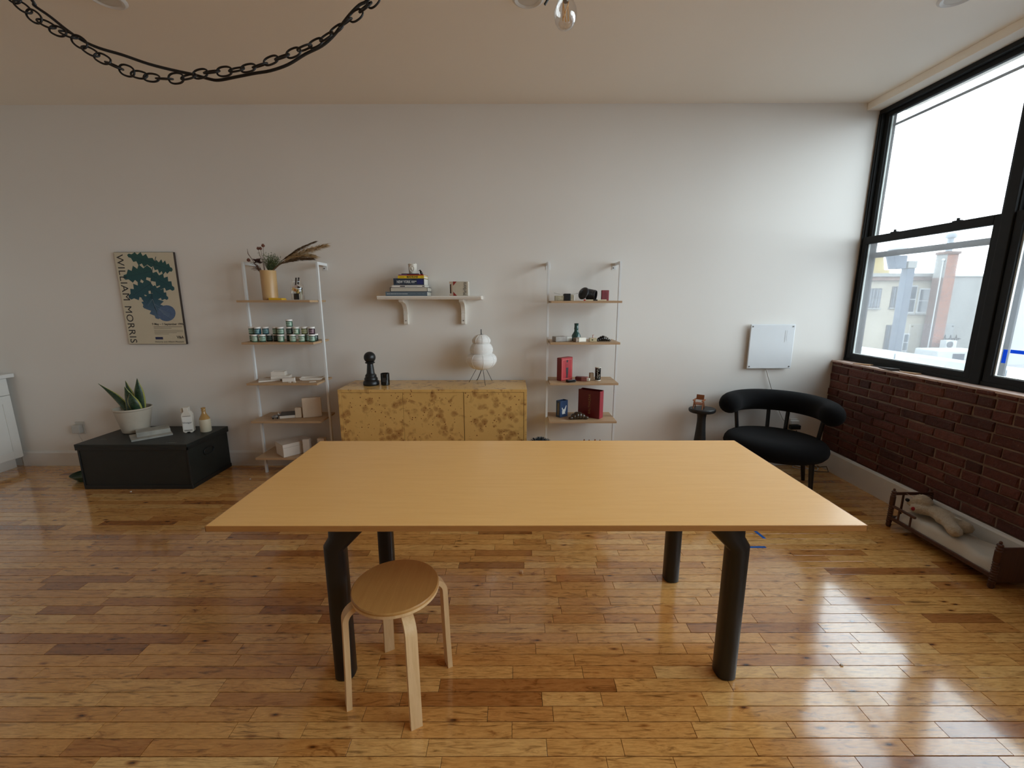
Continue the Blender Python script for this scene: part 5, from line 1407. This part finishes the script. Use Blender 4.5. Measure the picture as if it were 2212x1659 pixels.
for i, (x, z_) in enumerate(path):
    a = path[max(0, i-1)]; b = path[min(len(path)-1, i+1)]; ang = math.atan2(b[1]-a[1], b[0]-a[0])
    o = link('chain_link', lk, None, t); o.location = (x+.93, 0, z_-ZC)
    o.rotation_mode = 'QUATERNION'
    roll = [1.35, .8, 1.1, .45][i % 4] + rnd.uniform(-.25, .25)
    o.rotation_quaternion = (Matrix.Rotation(-ang, 3, 'Y') @ Matrix.Rotation(roll, 3, 'X') @ Matrix.Rotation(0, 3, 'Z')).to_quaternion()
for x, z_ in (path[0], path[-1]):
    G().tube([(x+.93, 0, 0), (x+.93, 0, z_-ZC+.03), (x+.93+.012, 0, z_-ZC+.012), (x+.93, 0, z_-ZC-.004)], .004, 8).obj('ceiling_hook', M_iron, t, smooth=1)
up1 = [(x+.035, z_) for x, z_ in left_up[::4]]; up2 = [(x-.035, z_) for x, z_ in right_up[::4]]
cp = [(x, z_) for x, z_ in up1[::-1]] + CO + up2
sp = []
for i in range(len(cp)-1):
    p0, p1, p2, p3 = cp[max(i-1, 0)], cp[i], cp[i+1], cp[min(i+2, len(cp)-1)]
    for k_ in range(4):
        u = k_/4
        sp.append(tuple(.5*((2*p1[j]) + (p2[j]-p0[j])*u + (2*p0[j]-5*p1[j]+4*p2[j]-p3[j])*u*u + (3*p1[j]-p0[j]-3*p2[j]+p3[j])*u**3) for j in (0, 1)))
tag(G().tube([(x, 1.472+.003*math.sin(i*.3), z_) for i, (x, z_) in enumerate(sp)] + [(sp[-1][0]+.01, 1.46, ZC)], .0042, 8).obj('lamp_cord', M_cord_b, smooth=1.5), 'black electric cord draped along the hanging iron chain', 'cord')
# bare-bulb pendant
px, py, pz = .139, 1.29, 2.29
t = thing('pendant_bulb', 'clear filament bulb hanging from the ceiling above the table', 'pendant lamp', (px, py, ZC))
z0 = pz-ZC
bp = [(0, 0), (.010, .0008), (.019, .006), (.0255, .016), (.029, .029), (.0295, .036), (.028, .046), (.023, .058), (.0175, .070), (.014, .082), (.0135, .090)]
G().lathe([(r_, z0+z_) for r_, z_ in bp], 40).obj('bulb_glass', clear_glass('bulb_glass', (.97, .96, .95, 1), .22), t, smooth=1.5)
M_fil = mat('amber_filament', (226, 168, 84), .4, .05)
for a, b in (((-.006, .0, .020), (-.007, 0, .064)), ((.008, .002, .020), (.006, .002, .064)), ((-.006, -.003, .022), (.008, -.003, .062)), ((.002, .004, .020), (-.006, .004, .064))):
    G().tube([(a[0], a[1], z0+a[2]), (b[0], b[1], z0+b[2])], .0011, 6).obj('filament', M_fil, t)
G().tube([(0, 0, z0+.062), (0, 0, z0+.09)], [.006, .009], 12).obj('glass_stem', M_steel, t, smooth=1)
G().lathe([(0, z0+.086), (.0145, z0+.086), (.0145, z0+.112), (.019, z0+.114), (.021, z0+.12), (.021, z0+.155), (.012, z0+.165), (0, z0+.165)], 24).obj('socket', M_blk, t, smooth=.6)
G().tube([(0, 0, z0+.16), (0, 0, -.02)], .004, 8).obj('hanging_cord', M_cord_b, t, smooth=1)
G().tube([(-.054, 0, z0+.057), (-.035, 0, z0+.085), (-.012, 0, z0+.14)], .0032, 8).obj('switch_lever', M_blk, t, smooth=1)
G().lathe([(0, -.022), (.05, -.022), (.058, -.008), (.058, 0), (0, 0)], 32).obj('ceiling_rose', M_blk, t, smooth=.6)

# ------------------------------------------------------------------ outside, seen through the windows
def ext(name, label, cat, loc): return thing(name, label, cat, loc)
M_stucco = mat('cream_stucco', (132, 125, 112), .9, .1, .8, bump=.2, bscale=6)
M_cornice = mat('brown_cornice', (92, 72, 64), .85, .2, 2)
M_greyw = mat('grey_render', (112, 112, 110), .9, .12, .7)
def bricks_far(name, c1, c2, mort):
    m = NT(name); v = m.coords((1, 1, 1))
    mp = m.n.new('ShaderNodeMapping'); mp.inputs['Rotation'].default_value = (PI/2, 0, 0); m.link(v, mp.inputs[0])
    b = m.add('ShaderNodeTexBrick', Scale=1.0); b.inputs['Color1'].default_value = lin(c1); b.inputs['Color2'].default_value = lin(c2); b.inputs['Mortar'].default_value = lin(mort)
    b.inputs['Brick Width'].default_value = .22; b.inputs['Row Height'].default_value = .085; b.inputs['Mortar Size'].default_value = .012
    m.link(mp.outputs[0], b.inputs['Vector'])
    n = m.noise(v, .9, 3)
    m.link(m.mix(.6, b.outputs[0], m.ramp(n, [(.35, (.75, .62, .55)), (.65, (1, 1, 1))]), 'MULTIPLY'), m.b.inputs['Base Color'])
    m.b.inputs['Roughness'].default_value = .9
    return m.m
M_bfar = bricks_far('far_orange_brick', (122, 62, 38), (88, 42, 30), (110, 98, 86))
M_bfar2 = bricks_far('far_brown_brick', (84, 58, 50), (70, 47, 42), (98, 88, 82))
M_fglass = mat('far_window_glass', (58, 64, 72), .15, .2, 2); M_fwhite = mat('far_white_frame', (150, 152, 152), .6)
M_fblack = mat('far_iron', (58, 58, 62), .6)
struct(G().box(3.6, 60, -30, 60, -3.2, -3.0).obj('ground', mat('tar_roof', (96, 96, 98), .9, .1, .4)))
t = ext('apartment_building', 'cream stuccoed building with brown cornice seen through the window', 'building', (26, 30, -3))
def eb(x0, x1, y0, y1, z0_, z1_): return G().box(x0-26, x1-26, y0-30, y1-30, z0_+3, z1_+3)
eb(19, 29.0, 30, 36, -3, 2.78).obj('wall', M_stucco, t)
eb(18.9, 28.95, 29.75, 36, 2.78, 3.02).obj('cornice', M_cornice, t); eb(18.85, 28.95, 29.62, 36, 3.02, 3.24).obj('cornice_cap', M_greyw, t)
eb(28.2, 29.0, 29.85, 30.1, -3, 2.9).obj('pilaster', M_bfar2, t)
for (a, b, c_, d, bars) in ((24.12, 24.84, 1.05, 2.18, 1), (25.68, 26.06, 1.08, 2.30, 1), (26.85, 27.22, .70, 2.37, 0), (27.52, 28.24, .70, 2.18, 0), (26.94, 27.22, -1.92, -.84, 0), (25.69, 26.06, -1.78, -.27, 1), (22.2, 22.9, 1.05, 2.18, 1), (22.2, 22.9, -1.7, -.4, 0)):
    w_ = eb(a-.07, b+.07, 29.94, 30.02, c_-.08, d+.08).obj('window', M_fblack if bars else M_fwhite, t)
    eb(a, b, 29.92, 29.945, c_, (c_+d)/2-.03).obj('pane', M_fglass, w_); eb(a, b, 29.92, 29.945, (c_+d)/2+.03, d).obj('pane', M_fglass, w_)
    eb(a-.12, b+.12, 29.86, 30.0, c_-.18, c_-.08).obj('sill', M_greyw, w_)
    if bars:
        for k_ in range(1, 3): eb(a+(b-a)*k_/3-.015, a+(b-a)*k_/3+.015, 29.80, 29.83, c_-.1, d+.1).obj('bar', M_fblack, w_)
t = ext('chimney', 'tall brick chimney with metal cowl seen through the lower window pane', 'chimney', (28, 28.9, -3))
def cbx(x0, x1, y0, y1, z0_, z1_): return G().box(x0-28, x1-28, y0-29.3, y1-29.3, z0_+3, z1_+3)
cbx(27.57, 28.27, 28.95, 29.70, -3, 4.35).obj('brick_stack', M_bfar, t)
cbx(27.545, 27.57, 28.95, 29.70, -3, 2.9).obj('brown_brick_side', M_bfar2, t); cbx(27.545, 27.57, 28.95, 29.70, 2.9, 4.35).obj('rendered_side', M_greyw, t)
cbx(27.49, 28.33, 28.88, 29.74, 4.35, 4.52).obj('cap_course', M_bfar2, t)
G().lathe([(0, 7.5), (.17, 7.5), (.17, 8.35), (.28, 8.36), (.30, 8.52), (.20, 8.66), (0, 8.70)], 20, (-.10, 0, 0)).obj('cowl', mat('galvanised', (104, 110, 116), .5, .1, 3, metal=.4), t, smooth=.8)
G().tube([(-.50, -.2, .9), (-.52, -.2, 6.95)], .035, 8).obj('drain_pipe', M_fwhite, t); G().ell((-.52, -.2, 7.0), (.09, .09, .09), 10, 6).obj('pipe_head', M_fwhite, t, smooth=2)
t = ext('grey_building', 'plain grey rendered building right of the brick chimney outside', 'building', (33, 30.5, -3))
G().box(-3.9, 9, -.2, 3, 0, 6.05).obj('wall', M_greyw, t); G().box(-3.95, 9, -.3, 3, 6.05, 6.2).obj('coping', M_fwhite, t)
G().box(-3.75, -3.45, -.26, -.18, 3.2, 5.0).obj('window', M_fglass, t)
rnd = random.Random(8); g = G()
for i in range(9):
    x = -3.0+i*.13; g.tube([(x, -.22, 1.75+.12*math.sin(i*1.7)), (x+.07, -.22, 1.95+.15*math.cos(i*2.1)), (x+.15, -.22, 1.72+.1*math.sin(i))], .022, 5)
o = g.obj('graffiti', M_fblack, t); o['kind'] = 'stuff'
t = ext('brick_building', 'orange brick building at the far right beyond the grey wall', 'building', (38, 35, -3)); G().box(1.5, 7, 0, 1, 0, 8.0).obj('wall', M_bfar, t); G().box(1.4, 7, -.1, 1, 8.0, 8.2).obj('coping', M_greyw, t)
t = ext('yellow_building', 'pale yellow building rising behind the cream one outside', 'building', (32, 40, -3)); G().box(-6, 1.7, 0, 5, 0, 7.1).prism([(1.2, 7.1), (-6, 7.1), (-6, 8.2), (.95, 8.2)], 0, 5, 'xz').obj('wall', mat('pale_yellow_stucco', (142, 126, 84), .9, .1, .8), t); G().box(-6.1, 1.1, -.1, 5, 8.2, 8.35).obj('coping', M_greyw, t)
t = ext('vent_stack', 'dark steel roof stack with flared hood close outside the window', 'roof vent', (8.38, 9.5, -3))
M_stk = mat('weathered_blue_steel', (62, 70, 82), .6, .2, 3)
G().box(-.075, .085, -.08, .08, 0, 5.22).obj('column', M_stk, t, bevel=.01); G().box(-.09, .10, -.095, .095, 5.22, 5.37).obj('column_cap', M_greyw, t, bevel=.01)
G().prism([(-.34, 5.21), (-.14, 5.21), (-.14, 5.48), (-.44, 5.48)], -.11, .11, 'xz').obj('hood', M_stk, t, bevel=.01)
G().lathe([(0, 5.6), (.17, 5.6), (.18, 5.64), (.15, 5.74), (0, 5.78)], 24, (-.30, 0, 0)).obj('lid', mat('translucent_white', (150, 154, 158), .5), t, smooth=.7)
G().tube([(-.30, 0, 5.45), (-.30, 0, 5.62)], .04, 8).obj('neck', M_stk, t)
t = ext('parapet', 'low pale block parapet just outside the window', 'parapet', (4.7, 6, -3)); 
M_blkw = mat('white_block', (136, 142, 148), .85, .08, 5)
for k_ in range(14): G().box(-.1, .12, -8+k_*1.2+.006, -8+(k_+1)*1.2-.006, 3.5, 3.95).obj('block', M_blkw, t, bevel=.008)
G().box(-.08, .10, -8, 8.8, 0, 3.5).obj('core', M_blkw, t)
t = ext('air_conditioner', 'white rooftop air conditioner at the foot of the chimney outside', 'air conditioner', (28.1, 28, -3)); G().box(-.34, .34, -.2, .2, 1.43, 1.95).obj('casing', M_fwhite, t); G().lathe([(0, 0), (.2, 0), (.2, .03), (0, .03)], 20, M=Matrix.Translation((-.1, -.2, 1.69)) @ Matrix.Rotation(PI/2, 4, 'X')).obj('fan_grille', M_fblack, t); G().box(-.3, .3, -.15, .15, 0, 1.43).obj('stand', M_fblack, t)
t = ext('white_van', 'white van parked outside, its side and wheel arch in view', 'van', (27.4, 27, -3)); G().box(-1.6, 1.3, -.8, .8, .35, 1.5).obj('body', M_fwhite, t, bevel=.08); G().lathe([(0, 0), (.34, 0), (.36, .03), (.36, .2), (0, .2)], 20, M=Matrix.Translation((.35, -.72, .36)) @ Matrix.Rotation(PI/2, 4, 'X')).obj('wheel', M_fblack, t); G().lathe([(0, 0), (.34, 0), (.36, .03), (.36, .2), (0, .2)], 20, M=Matrix.Translation((-1.1, -.72, .36)) @ Matrix.Rotation(PI/2, 4, 'X')).obj('wheel', M_fblack, t); G().box(-.7, .0, -.82, -.79, .9, 1.3).obj('side_window', M_fglass, t)
tag(G().tube([(20+i*.55, 20, 3.6 - .9*math.sin(PI*i/16)) for i in range(17)], .012, 5).obj('utility_wire', M_fblack), 'thin sagging wire crossing the sky outside the window', 'wire')
